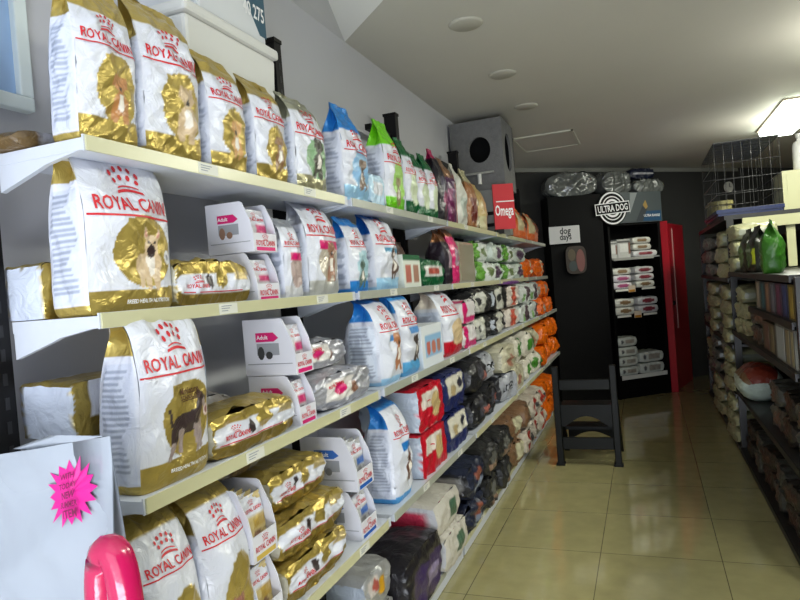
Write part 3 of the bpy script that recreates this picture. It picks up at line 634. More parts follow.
lie(3, .985, 1.24, .155, .112, ls, 'white and gold kibble bag lying at the back left of third shelf, lower of two', xo=.158, p0=.98, p1=.3, res=.006, sq=.05, crink=.6)
lie(3, .975, 1.25, .155, .125, ls, 'white and gold kibble bag lying at the back left of third shelf, upper of two', z=.113, xo=.160, p0=.98, p1=.3, res=.006, sq=.05, crink=.6)
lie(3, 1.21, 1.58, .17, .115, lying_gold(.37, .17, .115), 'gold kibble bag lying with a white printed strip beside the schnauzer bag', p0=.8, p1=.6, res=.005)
lie(3, 1.27, 1.56, .12, .13, blocks((.60, .58, .56), [('R', 'ft', -1, 1, .2, .6, (.75, .75, .76), .4)]), 'flat grey pack lying at the back behind the gold bag on third shelf', xo=.185, p0=.2, p1=.2)
carton(3, 1.590, .165, .095, .145, .0, 'white pouch carton with pink label, lower one of two on third shelf', 'lower pink labelled carton on third shelf', dogc=(.25, .24, .24))
carton(3, 1.590, .170, .100, .165, .147, 'white pouch carton showing a small black dog, stacked on another on third shelf', 'upper pink labelled carton on third shelf', dogc=(.22, .22, .22))
SP = dict(base=(.72, .72, .75, .45), end=(.72, .76, .84, .3), marks=[('f', [m_text('ROYAL CANIN', -.09, .025, .11)])], rules=[('R', 'f', -.5, .7, .12, .6, (.88, .86, .84), 0), ('E', 'f', .1, .35, .35, .10, PNK, 0), ('E', 'f', -.1, .60, .35, .05, (.50, .34, .26), 0)])
lie(3, 1.715, 2.125, .18, .125, SP, 'crinkled silver bag with pink oval label lying on third shelf, lower of two', p0=.3, p1=.4, res=.006, crink=1.5)
lie(3, 1.74, 2.08, .16, .095, SP, 'crinkled silver bag lying further back on third shelf, upper of two', z=.127, xo=.07, p0=.3, p1=.4, res=.007, crink=1.5)
w, h = .20, .355
stand(3, 2.215, 2.42, .17, h, rc(w, h, top=BLU, band=LBL, blob=None, label=(.30, .55, .80), topm=.1, bandm=.1, ty=.64, topt=.88, sidec=(.84, .87, .92), animal=smalldog((.68, .46, .32), 1.3, .02, .02), bandh=.08), 'plump white bag with blue folded top and puppies, first in second bay of third shelf', bend=.9, tf=.72, res=.006)
w, h = .20, .375
stand(3, 2.44, 2.645, .14, h, rc(w, h, top=(.25, .58, .84), band=(.36, .66, .86), blob=None, label=(.30, .55, .80), topm=.15, bandm=.15, ty=.62, topt=.82, bandh=.16, animal=smalldog((.30, .26, .24), 1.0, .02, .03)), 'white bag with light blue top right of the puppies bag on third shelf', bend=.8, tf=.70, res=.007)
filmbox(3, 2.67, 2.97, .12, .19, blocks((.86, .88, .90), [('R', 'f', -.7, .9, .25, .75, (.55, .72, .86), 0), ('E', 'f', -.4, .45, .2, .18, (.76, .40, .32), 0), ('E', 'f', .1, .45, .2, .18, (.76, .45, .36), 0), ('E', 'f', .6, .45, .2, .18, (.70, .45, .36), 0)]),
        'white carton printed with a row of puppies on pale blue, third shelf')
w, h = .30, .355
stand(3, 3.07, 3.37, .20, h, rc(w, h, top=(.88, .84, .78), band=RED, blob=(.82, .72, .56), topm=0, bandm=0, blobm=0, label=None, ty=.68, topt=.88, bandh=.22, sidec=(.76, .80, .88)), 'white kibble bag with red base band on third shelf', bend=.9, res=.009)
PW = blocks((.88, .86, .86), [('R', 'frbl', -1, 1, .1, .3, PNK, 0), ('R', 'f', -.9, -.4, .3, 1, (.80, .20, .45), 0)])
for k in (0, 1):
    lie(3, 3.40, 3.70, .19, .14, PW, '%s white bag with pink stripe lying on third shelf' % ('lower', 'upper')[k], z=k * .137, p0=.6, p1=.6)
BS = blocks((.17, .17, .17), [('R', 'f', -.9, .9, .1, .5, (.78, .78, .74), 0), ('E', 'f', .1, .3, .4, .08, (.2, .2, .2), 0), ('R', 'frbl', -1, 1, .5, .6, (.75, .75, .7), .2)], end=(.72, .74, .76))
for k in (0, 1):
    for j, (a, b_) in enumerate(((3.74, 4.14), (4.18, 4.60))):
        lie(3, a, b_, .20, .17, BS, '%s black and silver bag on third shelf, %s column' % (('lower', 'upper')[k], ('nearer', 'farther')[j]), z=k * .167, p0=.6, p1=.6, group='black and silver bags on the third shelf')
MX = [blocks((.84, .80, .76), [('R', 'f', -.9, .9, .35, .7, (.74, .34, .26), 0)]), blocks((.80, .82, .80), [('R', 'f', -.9, .9, .5, .8, (.34, .28, .30), 0), ('R', 'f', -.9, 0, .2, .4, (.50, .66, .40), 0)]), blocks(ORG, [('R', 'f', -.6, .6, .3, .5, (.62, .60, .56), 0)])]
MN = ['white and red', 'white and grey', 'orange']
for k in (0, 1):
    for j, (a, b_, s_) in enumerate(((4.70, 5.15, 0), (5.18, 5.62, 1), (5.65, 6.05, 1), (6.08, 6.50, 2), (6.53, 6.98, 2))):
        lie(3, a, b_, .22, .165, MX[s_], '%s %s bag on third shelf, %s' % (('lower', 'upper')[k], MN[s_], ('just after the fourth post', 'one away from the orange bags', 'touching the orange bags', 'nearer of the orange bags', 'farthest of the orange bags')[j]),
            z=k * .162, p0=.6, p1=.6, group='bags at the far end of the third shelf')
lie(3, 4.75, 5.25, .16, .03, blocks((.42, .22, .50)), 'flat purple pack lying on the white and red bags of third shelf', z=.326, p0=.2, p1=.2, xo=.02, name='food_pouch')

# ================================================================ FOURTH SHELF
w, h = .20, .46
stand(4, .965, 1.125, .12, .44, rc(.16, .44, ty=.66, topt=.80, blob=GOLD, animal=smalldog((.30, .24, .22), 1.0)), 'white and gold bag leaning at near end of fourth shelf, gold top thrown back', bend=1.0, tf=.70, res=.005, lean=.12, split=.80)
stand(4, 1.14, 1.31, .12, .44, rc(.17, .44, ty=.66, topt=.80, animal=smalldog((.66, .44, .40), 1.0)), 'white and gold bag with gold patch second from near end of fourth shelf', bend=1.0, tf=.70, res=.005, lean=.10, split=.80)
carton(4, 1.335, .19, .105, .175, .0, 'white pouch carton with gold label under another on fourth shelf', 'lower gold labelled carton', lab=(.70, .58, .26), pcol=(.80, .72, .50), xo=.01)
carton(4, 1.335, .20, .110, .185, .177, 'white pouch carton with barcode stripes and gold label, upper of two on fourth shelf', 'upper gold labelled carton', lab=(.70, .58, .26), pcol=(.80, .72, .50), xo=.015)
for k, (a, b_, xo, n) in enumerate(((1.47, 1.84, .0, 'bottom'), (1.46, 1.86, .01, 'middle'), (1.50, 1.83, .05, 'top'))):
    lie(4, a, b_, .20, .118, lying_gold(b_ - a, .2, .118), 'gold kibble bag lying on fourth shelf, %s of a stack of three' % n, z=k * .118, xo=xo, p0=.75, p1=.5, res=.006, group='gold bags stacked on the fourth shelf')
lie(4, 1.36, 1.60, .12, .07, blocks((.72, .70, .66), [('R', 'f', -1, 1, .3, .7, (.45, .38, .28), .3)]), 'grey and brown flat pack at the back on fourth shelf under the shelf above', z=.363, xo=.13, p0=.2, p1=.2)
carton(4, 1.925, .20, .13, .165, .0, 'white pouch carton with blue label under another on fourth shelf', 'lower blue labelled carton', lab=(.20, .40, .70), pcol=(.72, .72, .72), dogc=(.5, .5, .5))
carton(4, 1.925, .21, .13, .185, .167, 'white pouch carton with blue label, upper of two on fourth shelf', 'upper blue labelled carton', lab=(.20, .40, .70), pcol=(.72, .72, .72), dogc=(.5, .5, .5))
w, h = .17, .42
stand(4, 2.255, 2.435, .14, h, rc(w, h, top=BLU, band=(.30, .62, .86), blob=None, label=(.14, .48, .78), topm=.1, bandm=.1, ty=.64, topt=.84, bandh=.07, animal=smalldog((.42, .28, .22), 1.1, .02, .04)), 'white kibble bag with blue top, first in second bay of fourth shelf', bend=1.0, tf=.70, res=.006, split=.84)
RB = blocks(RED, [('R', 'f', -1, 1, .0, .10, RED, 0), ('R', 'f', .0, .75, .12, .75, (.86, .82, .78), 0), ('E', 'f', .0, .62, .6, .16, (.76, .66, .46), 0), ('R', 'l', -1, 1, 0, 1, (.8, .8, .84), 0)],
            [('f', [m_crown(-.05, .05, .05)[0]])], end=(.74, .78, .84))
for k in (0, 1):
    lie(4, 2.59, 2.955, .29, .205, RB, 'red kibble bag with white panel lying on fourth shelf, %s of two' % ('lower', 'upper')[k], z=k * .202, p0=.98, p1=.8, res=.008, sq=.08)
NB = blocks(NAVY, [('R', 'f', -.2, .85, .1, .9, (.84, .82, .76), 0), ('E', 'f', .3, .7, .3, .1, (.20, .20, .26), 0), ('E', 'f', .1, .35, .3, .1, (.70, .62, .46), 0)])
for k in (0, 1):
    lie(4, 2.975, 3.36, .26, .205, NB, 'navy kibble bag with cream panel lying on fourth shelf, %s of two' % ('lower', 'upper')[k], z=k * .202, p0=.8, p1=.8)
SB = [blocks((.14, .14, .15), [('E', 'f', .1, .5, .55, .22, (.30, .30, .33), .2), ('R', 'f', -.4, .0, .6, .9, (.66, .40, .36), 0), ('E', 'r', 0, .3, .6, .2, (.66, .68, .74), .1)], end=(.3, .3, .32)),
      blocks((.62, .63, .66), [('R', 'fr', -1, 1, 0, .12, (.20, .20, .22), 0), ('E', 'f', 0, .55, .5, .2, (.72, .73, .76), 0)], [('f', [m_text('LOVER', 0, .0, .2, 'dark', 1.3)])], end=(.62, .63, .66)),
      blocks((.72, .70, .60), [('R', 'fr', -1, 1, 0, .2, (.82, .80, .70), 0), ('E', 'f', -.2, .5, .5, .2, (.62, .44, .36), 0)]),
      blocks((.84, .82, .76), [('E', 'f', .0, .45, .6, .22, (.30, .55, .20), 0), ('R', 'frbl', -1, 1, .8, 1, (.20, .46, .16), 0)]),
      blocks((.90, .42, .06), [('R', 'f', -1, 1, .44, .5, (.75, .35, .05), 0)])]
SN = ['black', 'silver grey lettered', 'cream', 'white and green', 'orange']
col = [((3.45, 3.80), (0, 0)), ((3.83, 4.20), (0, 1)), ((4.23, 4.62), (1, 2)), ((4.68, 5.05), (2, 3)), ((5.08, 5.45), (3, 3)), ((5.48, 5.86), (3, 2)), ((5.93, 6.30), (4, 4)), ((6.35, 6.72), (4, 4)), ((6.75, 7.10), (4, 4))]
CN = ['first', 'second', 'third', 'fourth', 'fifth', 'sixth', 'seventh', 'eighth', 'ninth']
for j, ((a, b_), ss) in enumerate(col):
    for k in (0, 1):
        s_ = ss[k]
        lie(4, a, b_, .30, .205, SB[s_], '%s %s bag lying on fourth shelf, %s column after the navy bags' % (('lower', 'upper')[k], SN[s_], CN[j]), z=k * .20, xo=-.02 + .02 * (j % 2), p0=.55, p1=.55,
            rot=0.12 * math.sin(j * 2.1 + k), group='bags lying in the back half of the fourth shelf')

# ================================================================ BOTTOM SHELF
CL = blocks((.70, .70, .70, .3), [('E', 'f', .0, .55, .5, .12, (.84, .62, .12), 0), ('R', 'f', -.2, .7, .1, .4, (.80, .76, .74), 0), ('E', 'f', .3, .3, .3, .1, (.70, .35, .30), 0)], end=(.74, .78, .84))
lie(5, 1.55, 1.98, .22, .20, CL, 'silver bag with yellow spot on bottom shelf at its near end, lowest', p0=.6, p1=.6)
lie(5, 2.185, 2.46, .22, .20, CL, 'silver bag with yellow spot on bottom shelf, lower of two in second bay', p0=.6, p1=.5, res=.009)
lie(5, 2.185, 2.44, .22, .17, CL, 'silver bag with yellow spot on bottom shelf, upper of two in second bay', z=.197, p0=.6, p1=.5, res=.009)
lie(5, 1.55, 2.0, .22, .17, CL, 'silver bag with yellow spot, second layer at the near end of bottom shelf', z=.197, p0=.6, p1=.6)
lie(5, 2.49, 2.97, .26, .30, blocks((.13, .12, .14), [('R', 'f', -.9, .4, .12, .9, (.26, .20, .36), .1), ('R', 'f', -.5, .0, .5, .8, (.55, .50, .62), 0)], end=(.16, .15, .17)), 'black bag with dark purple front on bottom shelf', p0=.7, p1=.6, res=.01, xo=-.05)
WR = blocks((.82, .80, .76), [('R', 'f', -1, -.8, 0, 1, (.75, .72, .66), 0), ('R', 'f', -.5, .5, .45, .75, (.30, .42, .34), 0), ('R', 'l', -1, 1, 0, 1, (.8, .8, .82), 0)], end=(.86, .86, .88), endprint=(.80, .22, .34))
lie(5, 3.0, 3.40, .30, .19, WR, 'white bag with red and green print on bottom shelf, lower of two', p0=.85, p1=.7, xo=-.06, res=.01)
lie(5, 2.96, 3.36, .34, .19, WR, 'white bag with red and green print on bottom shelf, upper of two', z=.187, p0=.85, p1=.7, xo=-.04, res=.01)
BB = [blocks((.15, .17, .24), [('E', 'f', .1, .5, .5, .2, (.55, .32, .26), 0), ('R', 'f', -.8, -.3, .3, .8, (.50, .54, .62), 0)], end=(.10, .10, .12), endprint=(.6, .6, .6)),
      blocks((.18, .18, .18), [('E', 'f', 0, .5, .55, .2, (.40, .40, .38), .1), ('R', 'f', -.8, -.4, .2, .8, (.55, .45, .38), 0)], end=(.12, .12, .12)),
      blocks((.50, .38, .28), [('R', 'f', -.6, .8, .5, 1, (.76, .74, .62), 0)]), blocks((.80, .76, .70), [('R', 'f', -.9, .9, .3, .5, (.70, .24, .20), 0), ('R', 'f', -.3, .3, .6, .9, (.34, .34, .34), 0)]), SB[4]]
BNm = ['navy and black', 'black and grey', 'brown and cream', 'white and red', 'orange']
for j, ((a, b_), ss) in enumerate([((3.46, 3.86), (0, 0)), ((3.90, 4.24), (1, 1)), ((4.27, 4.62), (1, 1)), ((4.68, 5.12), (2, 2)), ((5.15, 5.55), (3, 2)), ((5.58, 5.88), (3, 3)), ((5.93, 6.32), (3, 3)), ((6.36, 6.72), (4, 4)), ((6.76, 7.12), (4, 4))]):
    for k in (0, 1):
        lie(5, a, b_, .28, .21, BB[ss[k]], '%s %s bag on bottom shelf, %s column after the white bags' % (('lower', 'upper')[k], BNm[ss[k]], CN[j]), z=k * .205, xo=-.07, p0=.6, p1=.6, rot=.1 * math.sin(j * 1.7 + k), group='bags lying on the far part of the bottom shelf')

# ================================================================ FOREGROUND PLASTIC BAG
t = thing('display_plinth', 'white plinth standing under the big plastic wrapped cushion', 'plinth', (-1.06, .76, 0))
MB().box(-.26, .27, -.10, .10, .08, .56).build('body', M_shelf, t, bevel=.006)
MB().box(-.25, .26, -.09, .09, 0, .08).build('plinth_base', M_post, t)
M_plas = mat('milky_plastic', (.64, .67, .71), .22, coat=.5, bump=.25, bscale=9, spec=.6)
b = Bag('stand', .56, .055, .735, 0, .9, 0, 5, crink=1.3, tilt=.13)
me = bag_meshes('bigbag', b, blocks((.83, .86, .88)), .012, None, 'wrapped_cushion', M_plas)
wb = place_bag('wrapped_cushion', me, (-1.105, .80, .561), -PI / 2, 'large white cushion wrapped in milky plastic at the lower left, before the rack', 'cushion')
P = []; cx, cy = .190, .655
for i in range(32):
    r = (.060 if i % 2 == 0 else .040) * (1 + .08 * math.sin(i * 2.3)); a = 2 * PI * i / 32 + .1; P.append((cx + r * math.cos(a), cy + r * .92 * math.sin(a)))
def on_bag(bag, marks, off):
    V = []; F = []; M = []; inks = []
    for (Q, FF, ink) in marks:
        if ink not in inks: inks.append(ink)
        n = len(V); pp = bag.surf(0, Q[:, 0] / (bag.w / 2), Q[:, 1] / bag.h, off + .006 * (inks.index(ink))); V += pp.tolist(); F += [tuple(i + n for i in f) for f in FF]; M += [inks.index(ink)] * len(FF)
    return V, F, M, inks
Pn = np.array([(cx, cy)] + P); star = (Pn, [(0, 1 + i, 1 + (i + 1) % 32) for i in range(32)], 'pink')
mk = [star] + [m_text(s_, cx - .004 + .003 * k, cy + .028 - .0145 * k, wd * 1.0, 'darkpink', 1.25, rot=.12) for k, (s_, wd) in enumerate((('WITH', .026), ('TODAY', .034), ('NEW', .028), ('SUMMER', .038), ('ITEM', .030)))]
V, F, M, inks = on_bag(b, mk, .006)
q = MB(); q.v, q.f, q.m = V, F, M; q.build('starburst_sticker', [mat('neon_pink', (.85, .08, .55), .5), INK['darkpink']], wb)
# pink grooming toy hanging in front
t = thing('pink_dog_toy', 'shiny pink rounded toy in clear wrap in front of the plastic wrapped cushion', 'dog toy', (-.752, .70, 1.02))
ring = [(.034 * math.copysign(abs(math.cos(a)) ** .8, math.cos(a)), 0, .10 * math.copysign(abs(math.sin(a)) ** .8, math.sin(a))) for a in [2 * PI * i / 40 for i in range(40)]]
MB().tube([(x * .7, 0, z * 1.1 + .06) for x, y, z in ring], .024, 12, closed=True).build('loop', mat('pink_gloss', (.74, .08, .32), .22, coat=.5, bump=.2, bscale=30), t, smooth=True)
MB().tube([(0, .004, -.01), (0, .004, .13)], [.012, .016], 10).build('silver_core', mat('silver_core', (.70, .68, .70), .3, .5), t, smooth=True)

# ================================================================ STEP STOOL
t = thing('step_stool', 'black plastic folding step stool standing in the aisle', 'step stool', (-.512, 5.24, 0))
M_pl = mat('black_plastic', (.035, .045, .038), .5, spec=.25)
Wd = .222
for s in (-1, 1):
    MB().prism([(-.03, 0), (.03, 0), (.022, .80), (-.018, .80)], 'x', s * Wd - .025, s * Wd + .025).build('rear_leg', M_pl, t, bevel=.006)
    MB().prism([(.42, 0), (.47, 0), (.10, .50), (.04, .50)], 'x', s * Wd - .022, s * Wd + .022).build('front_leg', M_pl, t, bevel=.005)
    MB().box(s * Wd - .034, s * Wd + .034, -.036, .036, 0, .02).build('foot_cap', M_pl, t, bevel=.004)
def arch(mb, z0, z1, rise, y0, y1, ww):
    n = 14; top = [(ww, z1), (-ww, z1)]; bot = [(-ww, z0)] + [(-ww * .86 + 2 * ww * .86 * i / n, z0 + rise * math.sin(PI * i / n)) for i in range(n + 1)] + [(ww, z0)]
    # strips
    xs = [-ww] + [-ww * .86 + 2 * ww * .86 * i / n for i in range(n + 1)] + [ww]; zs = [z0] + [z0 + rise * math.sin(PI * i / n) for i in range(n + 1)] + [z0]
    for i in range(len(xs) - 1):
        mb.poly([(xs[i], y0, zs[i]), (xs[i + 1], y0, zs[i + 1]), (xs[i + 1], y0, z1), (xs[i], y0, z1), (xs[i], y1, zs[i]), (xs[i + 1], y1, zs[i + 1]), (xs[i + 1], y1, z1), (xs[i], y1, z1)],
                [(0, 1, 2, 3), (5, 4, 7, 6), (0, 4, 5, 1), (3, 2, 6, 7)])
    return mb
iw = Wd - .026
m1 = MB().box(-iw, iw, .0, .20, .455, .485); arch(m1, .31, .455, .085, .0, .02, iw); m1.build('upper_step', M_pl, t)
m2 = MB().box(-iw, iw, .22, .42, .235, .26); arch(m2, .12, .235, .06, .39, .41, iw); m2.build('lower_step', M_pl, t)
MB().box(-iw, iw, -.015, .012, .605, .69).build('hand_rail', M_pl, t, bevel=.006)
MB().box(-iw, iw, -.015, .012, .13, .225).build('back_brace', M_pl, t, bevel=.004)

# ================================================================ BACK DISPLAY CABINET (stands at an angle)
ang = math.atan2(.47, .586); M_blk = mat('cabinet_black', (.02, .02, .022), .6, spec=.15)
t = thing('display_cabinet', 'black angled display cabinet with shelves of white packs at the back', 'cabinet', (-.376, 7.93, 0), ang)
CW, CD = .74, .36
MB().box(0, .03, 0, CD, 0, 2.44).build('side_panel', M_blk, t); MB().box(CW - .03, CW, 0, CD, 0, 2.44).build('side_panel', M_blk, t)
MB().box(.03, CW - .03, CD - .02, CD, 0, 2.44).build('back_panel', M_blk, t); MB().box(.03, CW - .03, 0, CD - .02, 2.06, 2.44).build('top_panel', M_blk, t)
MB().box(.03, CW - .03, .01, CD - .02, 0, .25).build('plinth', M_blk, t)
CS = [.25, .98, 1.29, 1.66]
for k, z in enumerate(CS):
    MB().box(.031, CW - .031, .0, CD - .022, z, z + .015).build('cabinet_shelf', M_blk if k != 3 else mat('cab_shelf_light', (.55, .56, .55), .4), t)
    if k in (0,): MB().box(.05, CW - .04, -.006, -.001, z - .025, z + .025).build('price_strip', M_tag, t)
    elif k == 3: MB().box(.05, CW - .12, -.006, -.001, z - .015, z + .012).build('price_strip', mat('strip_grey', (.62, .62, .60), .5), t)
    else:
        for x0 in (.05, .42): MB().box(x0, x0 + .19, -.006, -.001, z - .012, z + .014).build('price_strip', M_tag, t)
def cabp(lx, ly, lz): return (-.376 + lx * math.cos(ang) - ly * math.sin(ang), 7.93 + lx * math.sin(ang) + ly * math.cos(ang), lz)
def roll(lx, ly, lz, wv, dv, hv, style, label, group, key):
    b = Bag('lie', dv, wv, hv, seed=len(key), p0=.9, p1=.9); ms = bag_meshes(key, b, style, .012, None, 'food_pack')
    # front of the pack (t=0 end) turned to the aisle
    return place_bag('food_pack', ms, cabp(lx, ly + dv / 2, lz + .0155), ang, label, 'pet food pack', group)
def rollx(lx, ly, lz, wv, dv, hv, style, label, group, key):
    b = Bag('lie', wv, dv, hv, seed=len(key), p0=.75, p1=.75); ms = bag_meshes(key, b, style, .012, None, 'food_pack')
    return place_bag('food_pack', ms, cabp(lx, ly + dv / 2, lz + .0155), ang - PI / 2, label, 'pet food pack', group)
WP = blocks((.80, .82, .78), [('R', 'f', -.5, .5, .35, .85, (.62, .60, .55), .1), ('E', 'f', 0, .18, .5, .07, (.35, .36, .36), 0)])
RP = blocks((.80, .80, .80), [('E', 'f', 0, .5, .6, .32, (.50, .20, .24), 0)]); PP = blocks((.82, .80, .82), [('E', 'f', 0, .5, .6, .34, (.64, .30, .46), 0)]); OP = blocks((.82, .82, .78), [('E', 'f', 0, .5, .6, .30, (.50, .40, .28), 0)])
for k in range(4): rollx(.19, .02, CS[0] + k * .118, .26, .26, .118, WP, 'white food pack in left stack on the cabinet base, %s of four' % ('bottom', 'second', 'third', 'top')[k], 'left stack on the cabinet base', 'wp1')
for k in range(2): rollx(.52, .02, CS[0] + k * .135, .34, .26, .135, WP, 'wide white food pack in right stack on the cabinet base, %s one' % ('lower', 'upper')[k], 'right stack on the cabinet base', 'wp22')
for lv, z, cols_ in ((0, CS[1], ((.19, .26, (OP, OP), 'left'), (.52, .28, (RP, RP), 'right'))), (1, CS[2], ((.18, .25, (PP, PP, OP), 'left'), (.50, .26, (OP, RP, RP), 'right')))):
    for (x0, ww, ps, nm) in cols_:
        for k, ps_ in enumerate(ps):
            hh = .10 if lv == 0 else .085
            rollx(x0, .02, z + k * hh, ww, .24, hh, ps_, '%s pack of the %s stack on the %s cabinet shelf' % (('lowest', 'second', 'topmost')[k], nm, ('lower', 'middle')[lv]), '%s cabinet shelf packs' % ('lower', 'middle')[lv], 'cp%d%s%d' % (lv, nm, k))
for k, (x0, ww, ps_, hh, nm) in enumerate(((.09, .10, WP, .20, 'narrow upright pack at the left'), (.24, .18, WP, .22, 'upright pack with a shiny window'))):
    b = Bag('box', ww, .12, hh); ms = bag_meshes('cu%d' % k, b, blocks((.78, .78, .76), [('R', 'f', -.7, .7, .3, .75, (.90, .90, .88), .1), ('R', 'f', .7, 1, .2, .8, (.50, .34, .28), 0), ('R', 'f', -1, 1, .82, .9, (.35, .35, .34), 0)], end=(.5, .5, .5)), .012, None, 'food_pack')
    place_bag('food_pack', ms, cabp(x0, .10, CS[3] + .0155), ang - PI / 2, 'white %s of the top cabinet shelf' % nm, 'pet food pack')
for k, (x0, ww, ps_) in enumerate(((.53, .34, RP), (.49, .26, OP), (.49, .26, OP))):
    rollx(x0, .02, CS[3] + k * .08, ww, .22, .08, ps_, '%s flat pack in stack at right on top cabinet shelf' % ('wide lowest', 'middle', 'topmost')[k], 'top cabinet shelf packs', 'ct%d' % k)
# yellow and cream shelf talkers
for k, (lx, z, nm) in enumerate(((.27, CS[2], 'middle'), (.33, CS[1], 'lower'))):
    o = MB().box(-.05, .05, -.012, -.009, -.03, .05, 0).box(-.045, .04, -.0135, -.0122, -.028, .0, 1).build('shelf_talker', [mat('talker_cream', (.80, .74, .66), .5), mat('talker_amber', (.72, .50, .16), .5)], None, cabp(lx, -.002, z), ang)
    tag(o, 'small cream and amber card clipped to the %s cabinet shelf edge' % nm, 'price card')
# sign boards on the cabinet
bo = thing('brand_sign', 'rectangular grey and blue sign with dog photo on top of display cabinet', 'sign', cabp(.37, -.012, 2.085), ang)
mb = MB().box(-.35, .40, -.010, .010, .0, .36, 0)
mb.build('board', mat('sign_slate', (.30, .33, .34), .4), bo)
mb = MB().box(.10, .385, -.0115, -.0105, .01, .13, 0); mb.build('blue_panel', mat('sign_blue', (.14, .30, .44), .4), bo)
mb = MB().prism([(-.04, .35), (.06, .35), (-.02, .18), (-.06, .10)], 'y', -.0115, -.0105, 0).prism([(.02, .01), (.13, .20), (.19, .16), (.12, .01)], 'y', -.0125, -.0116, 1).prism([(.13, .20), (.17, .26), (.20, .18), (.17, .15)], 'y', -.0135, -.0126, 2)
mb.build('picture', [mat('sign_pale', (.56, .58, .58), .4), mat('sign_coat', (.22, .24, .26), .4), mat('sign_amber', (.66, .54, .30), .4)], bo)
flat_marks([m_text('ULTRA RANGE', .25, .075, .23, 'white', 1.2)], bo, 'lettering', 'y', -.0145)
t = thing('round_badge_sign', 'round black and white dog food badge with a lettered banner on the cabinet front', 'sign', cabp(.04, -.03, 2.03), ang)
MB().prism(ngon2d(.02, .27, .235, 36), 'y', -.012, .0, 0).build('disc', M_blk, t)
rg = MB()
for (r0, r1) in ((.200, .222), (.150, .165), (.095, .125)):
    n = 40; P = [(.02 + r * math.cos(2 * PI * i / n), -.0135, .27 + r * math.sin(2 * PI * i / n)) for r in (r0, r1) for i in range(n)]
    rg.poly(P, [(i, (i + 1) % n, n + (i + 1) % n, n + i) for i in range(n)])
rg.prism(ngon2d(.02, .27, .08, 20), 'y', -.0140, -.0128)
rg.build('rings', INK['white'], t)
def rotr(pts, c, a): return [(c[0] + (x - c[0]) * math.cos(a) - (y - c[1]) * math.sin(a), c[1] + (x - c[0]) * math.sin(a) + (y - c[1]) * math.cos(a)) for x, y in pts]
B_ = lambda e: rotr([(-.245 - e, .205 - e), (.285 + e, .205 - e), (.285 + e, .335 + e), (-.245 - e, .335 + e)], (.02, .27), .07)
MB().prism(B_(.012), 'y', -.018, -.0145).build('banner_border', INK['white'], t)
bn_ = MB().prism(B_(0), 'y', -.021, -.0182).build('banner', M_blk, t)
flat_marks([m_text('ULTRA DOG', .02, .27, .48, 'white', 1.45, rot=.07)], bn_, 'lettering', 'y', -.0225)
for o_ in list(t.children): o_.scale = (.86, 1, .86)
# black side cabinet with sign and picture
a2 = math.atan2(.26, .58)
tag(MB().box(0, .636, 0, .28, 0, 2.44).build('tall_cabinet', M_blk, None, (-1.0, 7.60, 0), a2), 'plain tall black cabinet between the rack end and the display cabinet', 'cabinet')
a2 = math.atan2(.26, .58)
t = thing('dog_days_sign', 'small white sign reading dog days on the tall black cabinet', 'sign', (-.86, 7.62, 1.99), a2)
sg_ = MB().box(-.16, .20, -.012, -.001, -.10, .10).build('sign_panel', mat('sign_white', (.80, .80, .80), .5), t)
flat_marks([m_text('dog', .03, .035, .13, 'dark', 1.2), m_text('days', .03, -.035, .14, 'dark', 1.2)], sg_, 'lettering', 'y', -.0135)
t = thing('dog_face_mask', 'small brown and pink printed dog picture hanging below the white sign', 'picture', (-.74, 7.655, 1.66), a2)
rr_ = [(.12 * math.copysign(abs(math.cos(a)) ** .5, math.cos(a)), .03 + .16 * math.copysign(abs(math.sin(a)) ** .5, math.sin(a))) for a in [2 * PI * k / 28 for k in range(28)]]
MB().prism(rr_, 'y', -.03, -.003, 0).prism(ngon2d(.05, .02, .05, 16, .13), 'y', -.034, -.0302, 1).prism(ngon2d(-.05, .09, .045, 12, .07), 'y', -.034, -.0302, 2).prism(ngon2d(-.04, -.04, .05, 12, .06), 'y', -.034, -.0302, 3).build('print', [mat('pic_tan', (.20, .16, .13), .5), mat('pic_pink', (.48, .30, .28), .5), mat('pic_grey', (.34, .30, .22), .5), mat('pic_slate', (.22, .26, .26), .5)], t)
# plastic-wrapped parcels on top of the cabinets
M_cl = mat('crinkled_clear_wrap', (.36, .37, .36), .12, coat=.8, bump=1.0, bscale=14, spec=.8, var=.5, vscale=9)
for k, (x, y, z, L, d_, h_, rz, nm) in enumerate(((-.78, 7.90, 2.442, .62, .30, .30, a2 - PI / 2, 'on the tall black cabinet'), (-.30, 8.21, 2.442, .40, .26, .30, ang - PI / 2, 'above the round badge'), (.06, 8.49, 2.442, .44, .24, .18, ang - PI / 2, 'at the right on the display cabinet'))):
    b = Bag('lie', L, d_, h_, seed=20 + k, p0=.2, p1=.2, crink=3.0); ms = bag_meshes('wrap%d' % k, b, blocks((.4, .4, .4)), .012, None, 'wrapped_parcel', M_cl)
    place_bag('wrapped_parcel', ms, (x, y, z), rz, 'crinkled clear plastic parcel %s' % nm, 'parcel', 'plastic wrapped parcels above the cabinets')
b = Bag('lie', .36, .2, .14, seed=40, p0=.3, p1=.3, crink=2); ms = bag_meshes('wrapn', b, blocks((.10, .12, .20), [('R', 'f', -.1, .1, .1, .9, (.7, .7, .72), 0)]), .012, None, 'navy_parcel')
place_bag('navy_parcel', ms, (.0, 8.47, 2.62), ang - PI / 2, 'navy plastic packet lying on the right wrapped parcel', 'parcel')
